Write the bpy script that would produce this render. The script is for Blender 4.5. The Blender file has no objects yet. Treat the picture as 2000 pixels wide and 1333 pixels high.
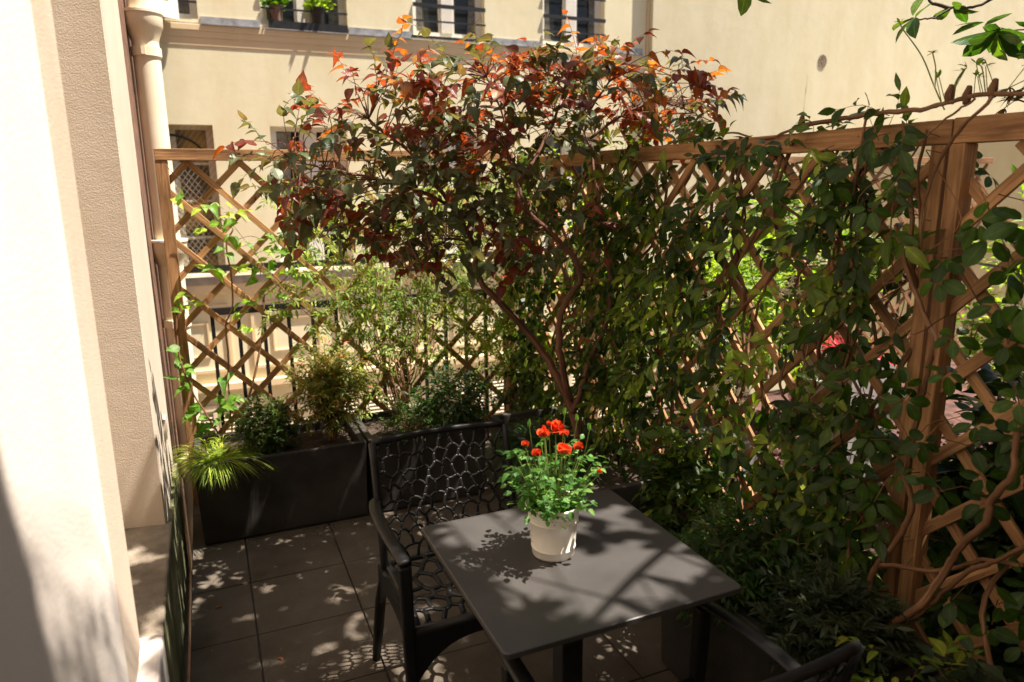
import bpy, bmesh, math, random
import numpy as np
from mathutils import Vector, Matrix
random.seed(7); rng = np.random.default_rng(11)
PI = math.pi
scene = bpy.context.scene
COL = scene.collection

# ------------------------------------------------------------------ camera
CH = 1.667
yaw, pitch, roll = .4043, .2173, -.011
cyw, syw = math.cos(yaw), math.sin(yaw)
r_ = Vector((cyw, -syw, 0)); fh = Vector((syw, cyw, 0)); zz = Vector((0, 0, 1))
fw = fh*math.cos(pitch) - zz*math.sin(pitch); up = zz*math.cos(pitch) + fh*math.sin(pitch)
rr = r_*math.cos(roll) + up*math.sin(roll); uu = up*math.cos(roll) - r_*math.sin(roll)
cam = bpy.data.cameras.new('camera'); camo = bpy.data.objects.new('camera', cam); COL.objects.link(camo)
m = Matrix.Identity(4)
for i in range(3):
    m[i][0] = rr[i]; m[i][1] = uu[i]; m[i][2] = -fw[i]
m[2][3] = CH
camo.matrix_world = m
cam.sensor_width = 36; cam.lens = 1389.25/2000*36
cam.clip_start = .02; cam.clip_end = 300
cam.dof.use_dof = True; cam.dof.focus_distance = 2.35; cam.dof.aperture_fstop = 3.2
scene.camera = camo

# ------------------------------------------------------------------ light
SUN = Vector((.4, -.17, 1)).normalized()          # towards the sun
w = bpy.data.worlds.new('World'); scene.world = w; w.use_nodes = True
nt = w.node_tree; sky = nt.nodes.new('ShaderNodeTexSky'); sky.sky_type = 'NISHITA'; sky.sun_disc = False
sky.sun_elevation = math.asin(SUN.z); sky.sun_rotation = math.atan2(SUN.x, SUN.y)
sky.air_density = 1.0; sky.dust_density = 1.2
nt.links.new(sky.outputs[0], nt.nodes['Background'].inputs[0]); nt.nodes['Background'].inputs[1].default_value = .05
sl = bpy.data.lights.new('sun', 'SUN'); sl.energy = 5; sl.angle = math.radians(.5); sl.color = (1, .94, .84)
so = bpy.data.objects.new('sun', sl); COL.objects.link(so); so.rotation_euler = (SUN).to_track_quat('Z', 'Y').to_euler()
scene.view_settings.view_transform = 'Standard'; scene.view_settings.look = 'None'
scene.view_settings.gamma = 1; scene.view_settings.exposure = 1.5
scene.view_settings.use_white_balance = True; scene.view_settings.white_balance_temperature = 6900; scene.view_settings.white_balance_tint = 14
scene.cycles.max_bounces = 8; scene.cycles.diffuse_bounces = 5; scene.cycles.transparent_max_bounces = 8

# ------------------------------------------------------------------ helpers
def tag(o, label=None, cat=None, group=None, kind=None):
    if label: o['label'] = label
    if cat: o['category'] = cat
    if group: o['group'] = group
    if kind: o['kind'] = kind
    return o
def empty(name, loc, label, cat, group=None, rz=0):
    o = bpy.data.objects.new(name, None); COL.objects.link(o); o.location = loc; o.rotation_euler = (0, 0, rz)
    o.empty_display_size = .1
    return tag(o, label, cat, group)
def copy_thing(src, loc, rz, label):
    o = src.copy(); COL.objects.link(o); o.location = loc; o.rotation_euler = (0, 0, rz); o['label'] = label
    for ch in list(src.children):
        c = ch.copy(); COL.objects.link(c); c.parent = o
        for g in list(ch.children):
            d = g.copy(); COL.objects.link(d); d.parent = c
    return o

class MB:
    def __init__(s): s.v = []; s.f = []; s.uv = []
    def add(s, vs, fs, uvs=None):
        b = len(s.v); s.v += [tuple(p) for p in vs]
        s.uv += uvs if uvs else [(p[0], p[1]) for p in vs]
        s.f += [tuple(b+i for i in f) for f in fs]
    def beam(s, p0, p1, wd, th, nrm=(0, -1, 0), taper=1.0):
        """box from p0 to p1; wd across, th along nrm; uv = (length, across)"""
        p0 = Vector(p0); p1 = Vector(p1); d = (p1-p0); L = d.length; d = d.normalized()
        n = Vector(nrm); n = (n - d*n.dot(d)).normalized(); x = d.cross(n)
        o = random.random()*40; q = random.random()*7
        C = []; U = []
        for (p, l, k) in ((p0, 0, 1), (p1, L, taper)):
            for a, b in ((-1, -1), (1, -1), (1, 1), (-1, 1)):
                C.append(p + x*a*wd/2*k + n*b*th/2*k); U.append((o+l, q+(a*wd+b*th)*.5))
        s.add(C, [(0, 1, 5, 4), (1, 2, 6, 5), (2, 3, 7, 6), (3, 0, 4, 7), (3, 2, 1, 0), (4, 5, 6, 7)], U)
    def box(s, x0, x1, y0, y1, z0, z1):
        ax = max((x1-x0, 0), (y1-y0, 1), (z1-z0, 2))[1]
        if ax == 2: s.beam(((x0+x1)/2, (y0+y1)/2, z0), ((x0+x1)/2, (y0+y1)/2, z1), x1-x0, y1-y0, (0, -1, 0))
        elif ax == 0: s.beam((x0, (y0+y1)/2, (z0+z1)/2), (x1, (y0+y1)/2, (z0+z1)/2), z1-z0, y1-y0, (0, -1, 0))
        else: s.beam(((x0+x1)/2, y0, (z0+z1)/2), ((x0+x1)/2, y1, (z0+z1)/2), z1-z0, x1-x0, (-1, 0, 0))
    def tube(s, pts, rad, n=7, flat=1.0, nrm=None, cap=True):
        P = [Vector(p) for p in pts]
        if not isinstance(rad, (list, tuple)): rad = [rad]*len(P)
        u = None; L = 0; vs = []; uv = []; fs = []; o = random.random()*20
        for i, p in enumerate(P):
            d = (P[min(i+1, len(P)-1)] - P[max(i-1, 0)])
            d = d.normalized() if d.length > 1e-9 else Vector((0, 0, 1))
            if u is None:
                u = Vector(nrm) if nrm else (Vector((1, 0, 0)) if abs(d.x) < .8 else Vector((0, 1, 0)))
            u = (u - d*u.dot(d)).normalized(); v = d.cross(u)
            if i: L += (P[i]-P[i-1]).length
            for k in range(n):
                a = 2*PI*k/n
                vs.append(p + u*math.cos(a)*rad[i]*flat + v*math.sin(a)*rad[i]); uv.append((o+L, abs(k-n/2)/n*6*rad[i]))
        for i in range(len(P)-1):
            for k in range(n):
                a = i*n+k; b = i*n+(k+1) % n; fs.append((a, b, b+n, a+n))
        if cap: fs.append(tuple(range(n-1, -1, -1))); fs.append(tuple(len(vs)-n+k for k in range(n)))
        s.add(vs, fs, uv)
    def lathe(s, prof, c=(0, 0, 0), n=40):
        vs = []; fs = []; uv = []
        for (r, z) in prof:
            for k in range(n):
                a = 2*PI*k/n; vs.append((c[0]+r*math.cos(a), c[1]+r*math.sin(a), c[2]+z)); uv.append((k/n, z))
        for i in range(len(prof)-1):
            for k in range(n):
                a = i*n+k; b = i*n+(k+1) % n; fs.append((a, b, b+n, a+n))
        s.add(vs, fs, uv)
    def build(s, name, mt, parent=None, smooth=False, bevel=0):
        me = bpy.data.meshes.new(name); me.from_pydata(s.v, [], s.f)
        ul = me.uv_layers.new(name='UVMap')
        li = np.zeros(len(me.loops), dtype=np.int32); me.loops.foreach_get('vertex_index', li)
        ul.data.foreach_set('uv', np.array(s.uv, dtype=np.float32)[li].ravel())
        me.materials.append(mt)
        o = bpy.data.objects.new(name, me); COL.objects.link(o)
        if smooth:
            me.polygons.foreach_set('use_smooth', [True]*len(me.polygons))
            if smooth == 'auto':
                try: me.set_sharp_from_angle(angle=math.radians(40))
                except Exception: pass
        if bevel:
            b = o.modifiers.new('bevel', 'BEVEL'); b.width = bevel; b.segments = 2; b.limit_method = 'ANGLE'
        if parent: o.parent = parent
        me.update(); return o

def smooth_path(pts, k=5, jit=0.0):
    P = [Vector(p) for p in pts]
    Q = [P[0]*2-P[1]] + P + [P[-1]*2-P[-2]]; out = []
    for i in range(1, len(Q)-2):
        for j in range(k):
            t = j/k; a, b, c, d = Q[i-1:i+3]
            p = .5*((2*b)+(c-a)*t+(2*a-5*b+4*c-d)*t*t+(3*b-a-3*c+d)*t**3)
            if jit: p = p + Vector([random.uniform(-jit, jit) for _ in range(3)])
            out.append(p)
    out.append(P[-1]); return out

# ------------------------------------------------------------------ materials
def newmat(name):
    mt = bpy.data.materials.new(name); mt.use_nodes = True; n = mt.node_tree
    return mt, n, n.nodes, n.links, n.nodes['Principled BSDF']
def ramp(N, stops, interp='LINEAR'):
    r = N.new('ShaderNodeValToRGB'); r.color_ramp.interpolation = interp
    e = r.color_ramp.elements
    while len(e) < len(stops): e.new(.5)
    for i, (p, c) in enumerate(stops):
        e[i].position = p; e[i].color = (*c, 1) if len(c) == 3 else c
    return r
def noise(N, L, vec, scale, detail=4, rough=.55):
    t = N.new('ShaderNodeTexNoise'); t.inputs['Scale'].default_value = scale
    t.inputs['Detail'].default_value = detail; t.inputs['Roughness'].default_value = rough
    if vec is not None: L.new(vec, t.inputs['Vector'])
    return t
def mat_plain(name, c1, c2, scale=6, rough=.6, bump=0, bscale=60, metal=0, spec=.5, rr_=0, lo=.35, hi=.65, detail=5):
    mt, n, N, L, B = newmat(name)
    tc = N.new('ShaderNodeTexCoord'); t = noise(N, L, tc.outputs['Object'], scale, detail)
    r = ramp(N, [(lo, c1), (hi, c2)]); L.new(t.outputs['Fac'], r.inputs[0]); L.new(r.outputs[0], B.inputs['Base Color'])
    B.inputs['Roughness'].default_value = rough; B.inputs['Metallic'].default_value = metal
    B.inputs['Specular IOR Level'].default_value = spec
    if rr_:
        mr = N.new('ShaderNodeMapRange'); mr.inputs[3].default_value = rough-rr_; mr.inputs[4].default_value = rough+rr_
        L.new(t.outputs['Fac'], mr.inputs[0]); L.new(mr.outputs[0], B.inputs['Roughness'])
    if bump:
        t2 = noise(N, L, tc.outputs['Object'], bscale, 6, .6); b = N.new('ShaderNodeBump')
        b.inputs['Strength'].default_value = bump; b.inputs['Distance'].default_value = .004
        L.new(t2.outputs['Fac'], b.inputs['Height']); L.new(b.outputs[0], B.inputs['Normal'])
    return mt
def mat_stucco(name, c1, c2, grain=.5, gs=170, stain=None, dist=.004):
    mt, n, N, L, B = newmat(name)
    tc = N.new('ShaderNodeTexCoord'); O = tc.outputs['Object']
    t = noise(N, L, O, .55, 6, .6); r = ramp(N, [(.3, c1), (.7, c2)]); L.new(t.outputs['Fac'], r.inputs[0])
    mp = N.new('ShaderNodeMapping'); mp.inputs['Scale'].default_value = (1.6, 1.6, .55); L.new(O, mp.inputs[0])
    t3 = noise(N, L, mp.outputs[0], 1.6, 6, .65); r3 = ramp(N, [(.40, (1, 1, 1)), (.72, stain or (.93, .9, .84))]); L.new(t3.outputs['Fac'], r3.inputs[0])
    mx = N.new('ShaderNodeMix'); mx.data_type = 'RGBA'; mx.blend_type = 'MULTIPLY'; mx.inputs[0].default_value = 1
    L.new(r.outputs[0], mx.inputs[6]); L.new(r3.outputs[0], mx.inputs[7]); L.new(mx.outputs[2], B.inputs['Base Color'])
    B.inputs['Roughness'].default_value = .9; B.inputs['Specular IOR Level'].default_value = .2
    t2 = noise(N, L, O, gs, 4, .6); t4 = noise(N, L, O, 7, 3); ad = N.new('ShaderNodeMath'); ad.operation = 'MULTIPLY_ADD'; ad.inputs[1].default_value = 1.5
    L.new(t4.outputs['Fac'], ad.inputs[0]); L.new(t2.outputs['Fac'], ad.inputs[2])
    b = N.new('ShaderNodeBump'); b.inputs['Strength'].default_value = grain; b.inputs['Distance'].default_value = dist
    L.new(ad.outputs[0], b.inputs['Height']); L.new(b.outputs[0], B.inputs['Normal'])
    return mt
def mat_wood(name, dark, mid, light):
    mt, n, N, L, B = newmat(name)
    uv = N.new('ShaderNodeUVMap'); mp = N.new('ShaderNodeMapping'); mp.inputs['Scale'].default_value = (3, 55, 1); L.new(uv.outputs[0], mp.inputs[0])
    t = noise(N, L, mp.outputs[0], 1.6, 6, .6); t.inputs['Distortion'].default_value = .6
    r = ramp(N, [(.28, dark), (.5, mid), (.72, light)]); L.new(t.outputs['Fac'], r.inputs[0])
    mp2 = N.new('ShaderNodeMapping'); mp2.inputs['Scale'].default_value = (2.2, 6, 1); L.new(uv.outputs[0], mp2.inputs[0])
    t2 = noise(N, L, mp2.outputs[0], 1.3, 4); r2 = ramp(N, [(.3, (.42, .38, .36)), (.62, (1.12, 1.10, 1.08))]); L.new(t2.outputs['Fac'], r2.inputs[0])
    mx = N.new('ShaderNodeMix'); mx.data_type = 'RGBA'; mx.blend_type = 'MULTIPLY'; mx.inputs[0].default_value = 1
    L.new(r.outputs[0], mx.inputs[6]); L.new(r2.outputs[0], mx.inputs[7]); L.new(mx.outputs[2], B.inputs['Base Color'])
    B.inputs['Roughness'].default_value = .72; B.inputs['Specular IOR Level'].default_value = .3
    b = N.new('ShaderNodeBump'); b.inputs['Strength'].default_value = .5; b.inputs['Distance'].default_value = .002
    L.new(t.outputs['Fac'], b.inputs['Height']); L.new(b.outputs[0], B.inputs['Normal'])
    return mt
def mat_leaf(name, stops, rough=.38, trans=.35, vein=.25, tcol=None, spec=.5):
    spec *= .6
    g_ = {'jasmine_leaf': .8, 'akebia_leaf': .8, 'fern_leaf': .7, 'grey_green_leaf': .6}.get(name, 1)
    stops = [(p, tuple(k*g_ for k in c)) for p, c in stops]
    mt, n, N, L, B = newmat(name)
    at = N.new('ShaderNodeAttribute'); at.attribute_name = 'tone'
    r = ramp(N, stops); L.new(at.outputs['Fac'], r.inputs[0])
    uv = N.new('ShaderNodeUVMap'); sp = N.new('ShaderNodeSeparateXYZ'); L.new(uv.outputs[0], sp.inputs[0])
    ab = N.new('ShaderNodeMath'); ab.operation = 'ABSOLUTE'; L.new(sp.outputs[0], ab.inputs[0])
    vr = ramp(N, [(0, (1+vein*2.2, 1+vein*2.2, 1+vein)), (.09, (1, 1, 1)), (1, (.86, .86, .86))]); L.new(ab.outputs[0], vr.inputs[0])
    tc = N.new('ShaderNodeTexCoord'); t = noise(N, L, tc.outputs['Object'], 45, 3); r2 = ramp(N, [(.3, (.75, .75, .75)), (.7, (1.2, 1.2, 1.2))]); L.new(t.outputs['Fac'], r2.inputs[0])
    def mul(a, b):
        mx = N.new('ShaderNodeMix'); mx.data_type = 'RGBA'; mx.blend_type = 'MULTIPLY'; mx.inputs[0].default_value = 1
        L.new(a, mx.inputs[6]); L.new(b, mx.inputs[7]); return mx.outputs[2]
    c = mul(mul(r.outputs[0], vr.outputs[0]), r2.outputs[0])
    L.new(c, B.inputs['Base Color']); B.inputs['Roughness'].default_value = rough; B.inputs['Specular IOR Level'].default_value = spec
    # side veins as a fine bump
    wv = N.new('ShaderNodeTexWave'); wv.inputs['Scale'].default_value = 2.6; wv.bands_direction = 'Y'
    cb = N.new('ShaderNodeCombineXYZ'); sb = N.new('ShaderNodeMath'); sb.operation = 'MULTIPLY_ADD'; sb.inputs[1].default_value = -.35
    L.new(ab.outputs[0], sb.inputs[0]); L.new(sp.outputs[1], sb.inputs[2]); L.new(sb.outputs[0], cb.inputs[1]); L.new(cb.outputs[0], wv.inputs[0])
    bp = N.new('ShaderNodeBump'); bp.inputs['Strength'].default_value = .25; bp.inputs['Distance'].default_value = .002
    L.new(wv.outputs['Fac'], bp.inputs['Height']); L.new(bp.outputs[0], B.inputs['Normal'])
    tr = N.new('ShaderNodeBsdfTranslucent'); tm = mul(c, c)
    k = N.new('ShaderNodeMix'); k.data_type = 'RGBA'; k.blend_type = 'MULTIPLY'; k.inputs[0].default_value = 1
    L.new(c, k.inputs[6]); k.inputs[7].default_value = (*(tcol or (3.2, 3.0, 1.0)), 1); L.new(k.outputs[2], tr.inputs[0])
    ms = N.new('ShaderNodeMixShader'); ms.inputs[0].default_value = trans
    L.new(B.outputs[0], ms.inputs[1]); L.new(tr.outputs[0], ms.inputs[2])
    L.new(ms.outputs[0], N['Material Output'].inputs[0])
    return mt

M = {}
M['facade'] = mat_stucco('cream_render', (.745, .685, .475), (.81, .765, .56), .3, 60, (.90, .86, .79))
M['facade2'] = mat_stucco('beige_render', (.61, .55, .385), (.69, .64, .46), .35, 40, (.90, .87, .8))
M['house'] = mat_stucco('pale_stucco', (.56, .485, .40), (.64, .56, .47), .5, 170, (.9, .87, .82), .004)
M['jamb'] = mat_stucco('white_stucco', (.80, .73, .66), (.84, .78, .72), .35, 120, (.95, .92, .9))
M['jambtan'] = mat_stucco('tan_stucco', (.60, .48, .38), (.68, .57, .47), .4, 200, (.9, .86, .8))
M['mould'] = mat_stucco('cream_moulding', (.70, .56, .36), (.78, .64, .42), .1, 40)
M['zinc'] = mat_plain('zinc_flashing', (.22, .23, .24), (.42, .43, .44), 12, .45, .1, 40, .3)
M['greystone'] = mat_plain('grey_sill_stone', (.30, .27, .23), (.42, .38, .32), 9, .8, .4, 60)
M['whitepaint'] = mat_plain('white_paint', (.74, .71, .64), (.80, .77, .70), 5, .45)
M['creampaint'] = mat_plain('cream_paint', (.66, .57, .40), (.74, .65, .48), 5, .5, .1, 30)
M['pipe'] = mat_plain('cream_pipe_paint', (.80, .70, .52), (.86, .77, .60), 4, .42, .12, 25)
M['black'] = mat_plain('black_iron', (.010, .010, .011), (.02, .02, .02), 15, .4, .1, 50)
M['glass'] = mat_plain('dark_glass', (.02, .022, .02), (.035, .036, .03), 1, .12, 0, 1, 0, .35)
M['yglass'] = mat_plain('amber_figured_glass', (.11, .075, .03), (.42, .26, .05), 1.6, .25, .6, 30, 0, .6, 0, .46, .54, 1)
M['curtain'] = mat_plain('grey_net_curtain', (.12, .115, .10), (.30, .29, .26), 14, .9)
M['wood'] = mat_wood('cedar_wood', (.19, .09, .04), (.40, .215, .10), (.56, .33, .16))
M['woodfar'] = mat_wood('far_cedar_wood', (.20, .10, .05), (.36, .2, .1), (.48, .3, .17))
M['planter'] = mat_plain('dark_fibre_cement', (.014, .0125, .011), (.055, .05, .044), 3, .62, .35, 30, 0, .4, .1)
M['soil'] = mat_plain('potting_soil', (.018, .012, .008), (.07, .045, .03), 40, .95, 1, 60)
M['table'] = mat_plain('anthracite_laminate', (.042, .040, .039), (.060, .057, .055), 4, .42, .05, 200, 0, .45, .08)
M['chair'] = mat_plain('black_resin', (.008, .008, .008), (.012, .012, .012), 10, .45, .04, 80, 0, .35)
M['tilegrey'] = mat_stucco('concrete_paver', (.105, .089, .071), (.15, .128, .104), .9, 260, (.55, .5, .45))
M['ledge'] = mat_plain('weathered_cement', (.15, .125, .095), (.34, .29, .23), 7, .9, .8, 90, 0, .2, 0, .3, .7, 8)
M['moss'] = mat_plain('mossy_cement', (.10, .12, .055), (.30, .28, .17), 8, .9, .8, 80, 0, .2, 0, .35, .65, 8)
M['gutter'] = mat_plain('dark_gutter', (.03, .028, .025), (.06, .055, .05), 10, .8)
M['pot'] = mat_plain('cream_enamel', (.80, .76, .67), (.84, .80, .71), 3, .28, .03, 20)
M['bark'] = mat_wood('red_brown_bark', (.07, .03, .018), (.16, .075, .045), (.26, .14, .09))
M['vine'] = mat_wood('brown_vine_bark', (.09, .042, .02), (.20, .10, .05), (.33, .19, .11))
M['greenstem'] = mat_plain('green_stem', (.10, .16, .03), (.2, .26, .06), 20, .5)
M['darkbark'] = mat_plain('dark_bark', (.05, .035, .025), (.11, .08, .06), 30, .85, .6, 60)
M['lava'] = mat_plain('lava_rock', (.04, .016, .012), (.13, .06, .045), 9, .95, .8, 80)
M['stonewhite'] = mat_plain('pale_concrete', (.42, .40, .42), (.52, .5, .51), 5, .8, .3, 60)
M['terracotta'] = mat_plain('brown_clay', (.16, .10, .07), (.24, .16, .12), 12, .8)
M['court'] = mat_plain('courtyard_paving', (.28, .24, .19), (.38, .33, .27), 3, .9)
M['recessshade'] = mat_plain('shaded_recess_brown', (.10, .05, .03), (.20, .10, .06), 12, .8, .5, 60)  # dark brown puts the shade of the recess behind the pilaster into the colour

M['redleaf'] = mat_leaf('copper_leaf', [(0, (.035, .065, .025)), (.34, (.10, .135, .065)), (.48, (.10, .06, .035)), (.62, (.13, .032, .03)), (.78, (.20, .055, .022)), (.9, (.28, .11, .02)), (1, (.34, .17, .04))], .34, .34, .3, (3.2, 2.0, 1.0), .55)
M['jasmine'] = mat_leaf('jasmine_leaf', [(0, (.013, .034, .005)), (.5, (.034, .074, .009)), (.85, (.10, .165, .016)), (1, (.26, .33, .04))], .36, .28, .3, (2.6, 3.0, .7), .5)
M['akebia'] = mat_leaf('akebia_leaf', [(0, (.02, .055, .008)), (.6, (.05, .11, .012)), (.9, (.10, .20, .02)), (1, (.26, .35, .04))], .36, .36, .35, (2.4, 3.0, .7))
M['lime'] = mat_leaf('lime_climber_leaf', [(0, (.07, .17, .03)), (.5, (.14, .28, .04)), (1, (.34, .42, .06))], .42, .42, .4, (2.2, 2.4, .7))
M['fine'] = mat_leaf('fine_jasmine_leaf', [(0, (.07, .14, .025)), (.5, (.17, .27, .04)), (1, (.40, .46, .09))], .42, .40, .1, (2.2, 2.3, .7))
M['shrub'] = mat_leaf('shrub_leaf', [(0, (.02, .05, .012)), (.6, (.06, .11, .022)), (.9, (.18, .2, .04)), (1, (.3, .12, .05))], .4, .3, .1, (2.4, 2.4, .7))
M['nandina'] = mat_leaf('nandina_leaf', [(0, (.06, .09, .02)), (.5, (.15, .19, .04)), (.85, (.28, .28, .07)), (1, (.42, .12, .05))], .42, .36, .1, (2.2, 2.1, .7))
M['grass'] = mat_leaf('golden_grass', [(0, (.10, .19, .02)), (.6, (.26, .38, .04)), (1, (.50, .50, .08))], .4, .35, .1, (2.0, 2.2, .5))
M['darkgrass'] = mat_leaf('dark_grass', [(0, (.015, .045, .012)), (.7, (.03, .08, .02)), (1, (.08, .15, .03))], .35, .3, .1)
M['fern'] = mat_leaf('fern_leaf', [(0, (.018, .055, .012)), (.6, (.035, .10, .02)), (1, (.10, .2, .035))], .42, .32, .1)
M['grey'] = mat_leaf('grey_green_leaf', [(0, (.03, .05, .025)), (.6, (.055, .085, .04)), (1, (.11, .14, .07))], .4, .25, .3)
M['yleaf'] = mat_leaf('yellowing_leaf', [(0, (.05, .12, .02)), (.5, (.14, .22, .03)), (1, (.36, .30, .04))], .4, .3, .5)
M['magnolia'] = mat_leaf('magnolia_leaf', [(0, (.02, .055, .014)), (.6, (.04, .10, .02)), (1, (.14, .22, .03))], .25, .20, .5, (2.8, 3.2, .5), .6)
M['roseleaf'] = mat_leaf('rose_leaf', [(0, (.03, .10, .022)), (.6, (.07, .19, .04)), (1, (.17, .32, .08))], .35, .33, .3, (2.2, 2.6, .8))
M['petal'] = mat_leaf('rose_petal', [(0, (.55, .012, .006)), (.6, (.78, .055, .012)), (1, (.88, .20, .07))], .5, .3, 0, (1.3, 1.2, 1.2), .2)
M['white_fl'] = mat_leaf('jasmine_flower', [(0, (.55, .52, .32)), (1, (.72, .70, .52))], .6, .3, 0, (1, 1, .9), .2)
M['bushlime'] = mat_leaf('garden_bush_leaf', [(0, (.05, .12, .015)), (.5, (.14, .25, .03)), (1, (.35, .42, .06))], .4, .4, .1, (2.2, 2.4, .6))
M['cordy'] = mat_leaf('red_strap_leaf', [(0, (.25, .02, .03)), (1, (.55, .07, .08))], .35, .35, .1, (1.6, 1.1, 1.1))
M['mapleleaf'] = mat_leaf('cut_maple_leaf', [(0, (.03, .04, .015)), (.6, (.09, .05, .02)), (1, (.30, .12, .03))], .45, .4, .1)

# ------------------------------------------------------------------ leaves
def tmpl(rows, fold=.25, droop=.25, wave=0):
    """rows: list of (t, halfwidth); leaf of length 1 along +y, +z is its upper side"""
    V = []; F = []; U = []
    for i, (t, hw) in enumerate(rows):
        z = -droop*t*t
        if hw < 1e-4: V.append((0, t, z)); U.append((0, t)); continue
        wv = wave*math.sin(i*2.4)
        V += [(-hw, t, z+fold*hw+wv), (0, t, z), (hw, t, z+fold*hw-wv)]; U += [(-1, t), (0, t), (1, t)]
    idx = []; k = 0
    for (t, hw) in rows:
        if hw < 1e-4: idx.append((k,)); k += 1
        else: idx.append((k, k+1, k+2)); k += 3
    for a, b in zip(idx, idx[1:]):
        if len(a) == 1 and len(b) == 3: F += [(a[0], b[1], b[0]), (a[0], b[2], b[1])]
        elif len(a) == 3 and len(b) == 3: F += [(a[0], a[1], b[1], b[0]), (a[1], a[2], b[2], b[1])]
        else: F += [(a[0], a[1], b[0]), (a[1], a[2], b[0])]
    return np.array(V), F, np.array(U)
T_HEART = tmpl([(0, 0), (.06, .20), (.22, .33), (.42, .33), (.62, .24), (.82, .10), (1, 0)], .3, .38)
T_ELL = tmpl([(0, 0), (.12, .10), (.32, .21), (.55, .23), (.78, .13), (1, 0)], .3, .22)
T_OVAL = tmpl([(0, 0), (.1, .12), (.3, .25), (.55, .31), (.8, .24), (.94, .11), (1, 0)], .15, .15)
T_LANCE = tmpl([(0, 0), (.25, .12), (.6, .13), (1, 0)], .3, .25)
T_SMALL = tmpl([(0, 0), (.4, .22), (1, 0)], .3, .15)
T_MAG = tmpl([(0, 0), (.15, .09), (.4, .19), (.65, .21), (.85, .13), (1, 0)], .35, .18)
T_ROSE = tmpl([(0, 0), (.15, .22), (.4, .34), (.7, .26), (1, 0)], .2, .2)
def norm(a): return a/np.maximum(np.linalg.norm(a, axis=1, keepdims=True), 1e-9)
class Leaves:
    def __init__(s): s.p = []; s.d = []; s.n = []; s.s = []; s.t = []; s.w = []
    def add(s, p, d, n, size, tone, w=1.0): s.p.append(tuple(p)); s.d.append(tuple(d)); s.n.append(tuple(n)); s.s.append(size); s.t.append(tone); s.w.append(w)
    def build(s, name, mt, parent, T):
        V, F, U = T; cl = np.clip(1+rng.normal(0, .75, len(s.p)), -.8, 3.2)[:, None, None]; P = np.array(s.p); D = norm(np.array(s.d, float)); Nn = np.array(s.n, float)
        Nn = norm(Nn - D*(Nn*D).sum(1, keepdims=True)); X = np.cross(D, Nn); S = np.array(s.s)[:, None, None]; W = np.array(s.w)[:, None, None]
        co = P[:, None, :] + S*(W*V[None, :, 0:1]*X[:, None, :] + V[None, :, 1:2]*D[:, None, :] + cl*V[None, :, 2:3]*Nn[:, None, :])
        nl = len(P); nv = len(V); co = co.reshape(-1, 3)
        fl = []; 
        ls = np.array([len(f) for f in F]); flat = np.concatenate([np.array(f) for f in F])
        allidx = (flat[None, :] + (np.arange(nl)*nv)[:, None]).ravel()
        tot = np.tile(ls, nl); starts = np.concatenate([[0], np.cumsum(tot)[:-1]])
        me = bpy.data.meshes.new(name); me.vertices.add(nl*nv); me.vertices.foreach_set('co', co.astype(np.float32).ravel())
        me.loops.add(len(allidx)); me.loops.foreach_set('vertex_index', allidx.astype(np.int32))
        me.polygons.add(len(tot)); me.polygons.foreach_set('loop_start', starts.astype(np.int32))
        try: me.polygons.foreach_set('loop_total', tot.astype(np.int32))
        except Exception: pass
        me.update(calc_edges=True)
        me.polygons.foreach_set('use_smooth', np.ones(len(tot), dtype=bool))
        uv = me.uv_layers.new(name='UVMap'); uv.data.foreach_set('uv', np.tile(U[flat], (nl, 1)).astype(np.float32).ravel())
        at = me.attributes.new('tone', 'FLOAT', 'POINT'); at.data.foreach_set('value', np.repeat(np.array(s.t, dtype=np.float32), nv))
        me.materials.append(mt); o = bpy.data.objects.new(name, me); COL.objects.link(o)
        if parent: o.parent = parent
        return o
def rv(s=1.0): return Vector((random.gauss(0, s), random.gauss(0, s), random.gauss(0, s)))
def ru(a, b): return random.uniform(a, b)
def plant(name, loc, label, cat, group=None): return empty(name, loc, label, cat, group)
def L0(o, p): return Vector(p) - o.location        # world to local of an unrotated empty

def sprig(lv, base, d, length, nl, size, tone, tube=None, up=Vector((0, 0, 1)), spread=.9, droop=.0, rad=.0012, toneJ=.15, sj=.42, pairs=False):
    """a twig with alternate leaves"""
    d = Vector(d).normalized(); pts = [Vector(base)]; p = Vector(base); k = 6; dd = d.copy()
    for i in range(k):
        dd = (dd + rv(.12) + Vector((0, 0, -droop))).normalized(); p = p + dd*length/k; pts.append(p.copy())
    if tube is not None: tube.tube(pts, [rad*(1-.6*i/k) for i in range(k+1)], 4, cap=False)
    for i in range(nl):
        t = (i+.6)/nl; q = pts[min(int(t*k), k-1)].lerp(pts[min(int(t*k)+1, k)], t*k-int(t*k))
        ax = (pts[-1]-pts[0]).normalized(); s_ = ax.cross(up)
        if s_.length < .1: s_ = ax.cross(Vector((1, 0, 0)))
        s_ = s_.normalized()*(1 if i % 2 else -1)
        if i == nl-1: s_ *= .1
        for sg in ((1, -1) if pairs else (1,)):
            ld = ax*(.55+.3*t) + s_*spread*sg + rv(.25) + Vector((0, 0, -droop*1.5))
            lv.add(q, ld, up + rv(.35), size*ru(1-sj, 1+sj), min(1, max(0, tone+random.gauss(0, toneJ))))
    return pts

# ================================================================== SETTING
# courtyard far below
b = MB(); b.box(-14, 26, -12, 34, -4.3, -4.0); tag(b.build('courtyard_ground', M['court']), kind='structure')
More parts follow.
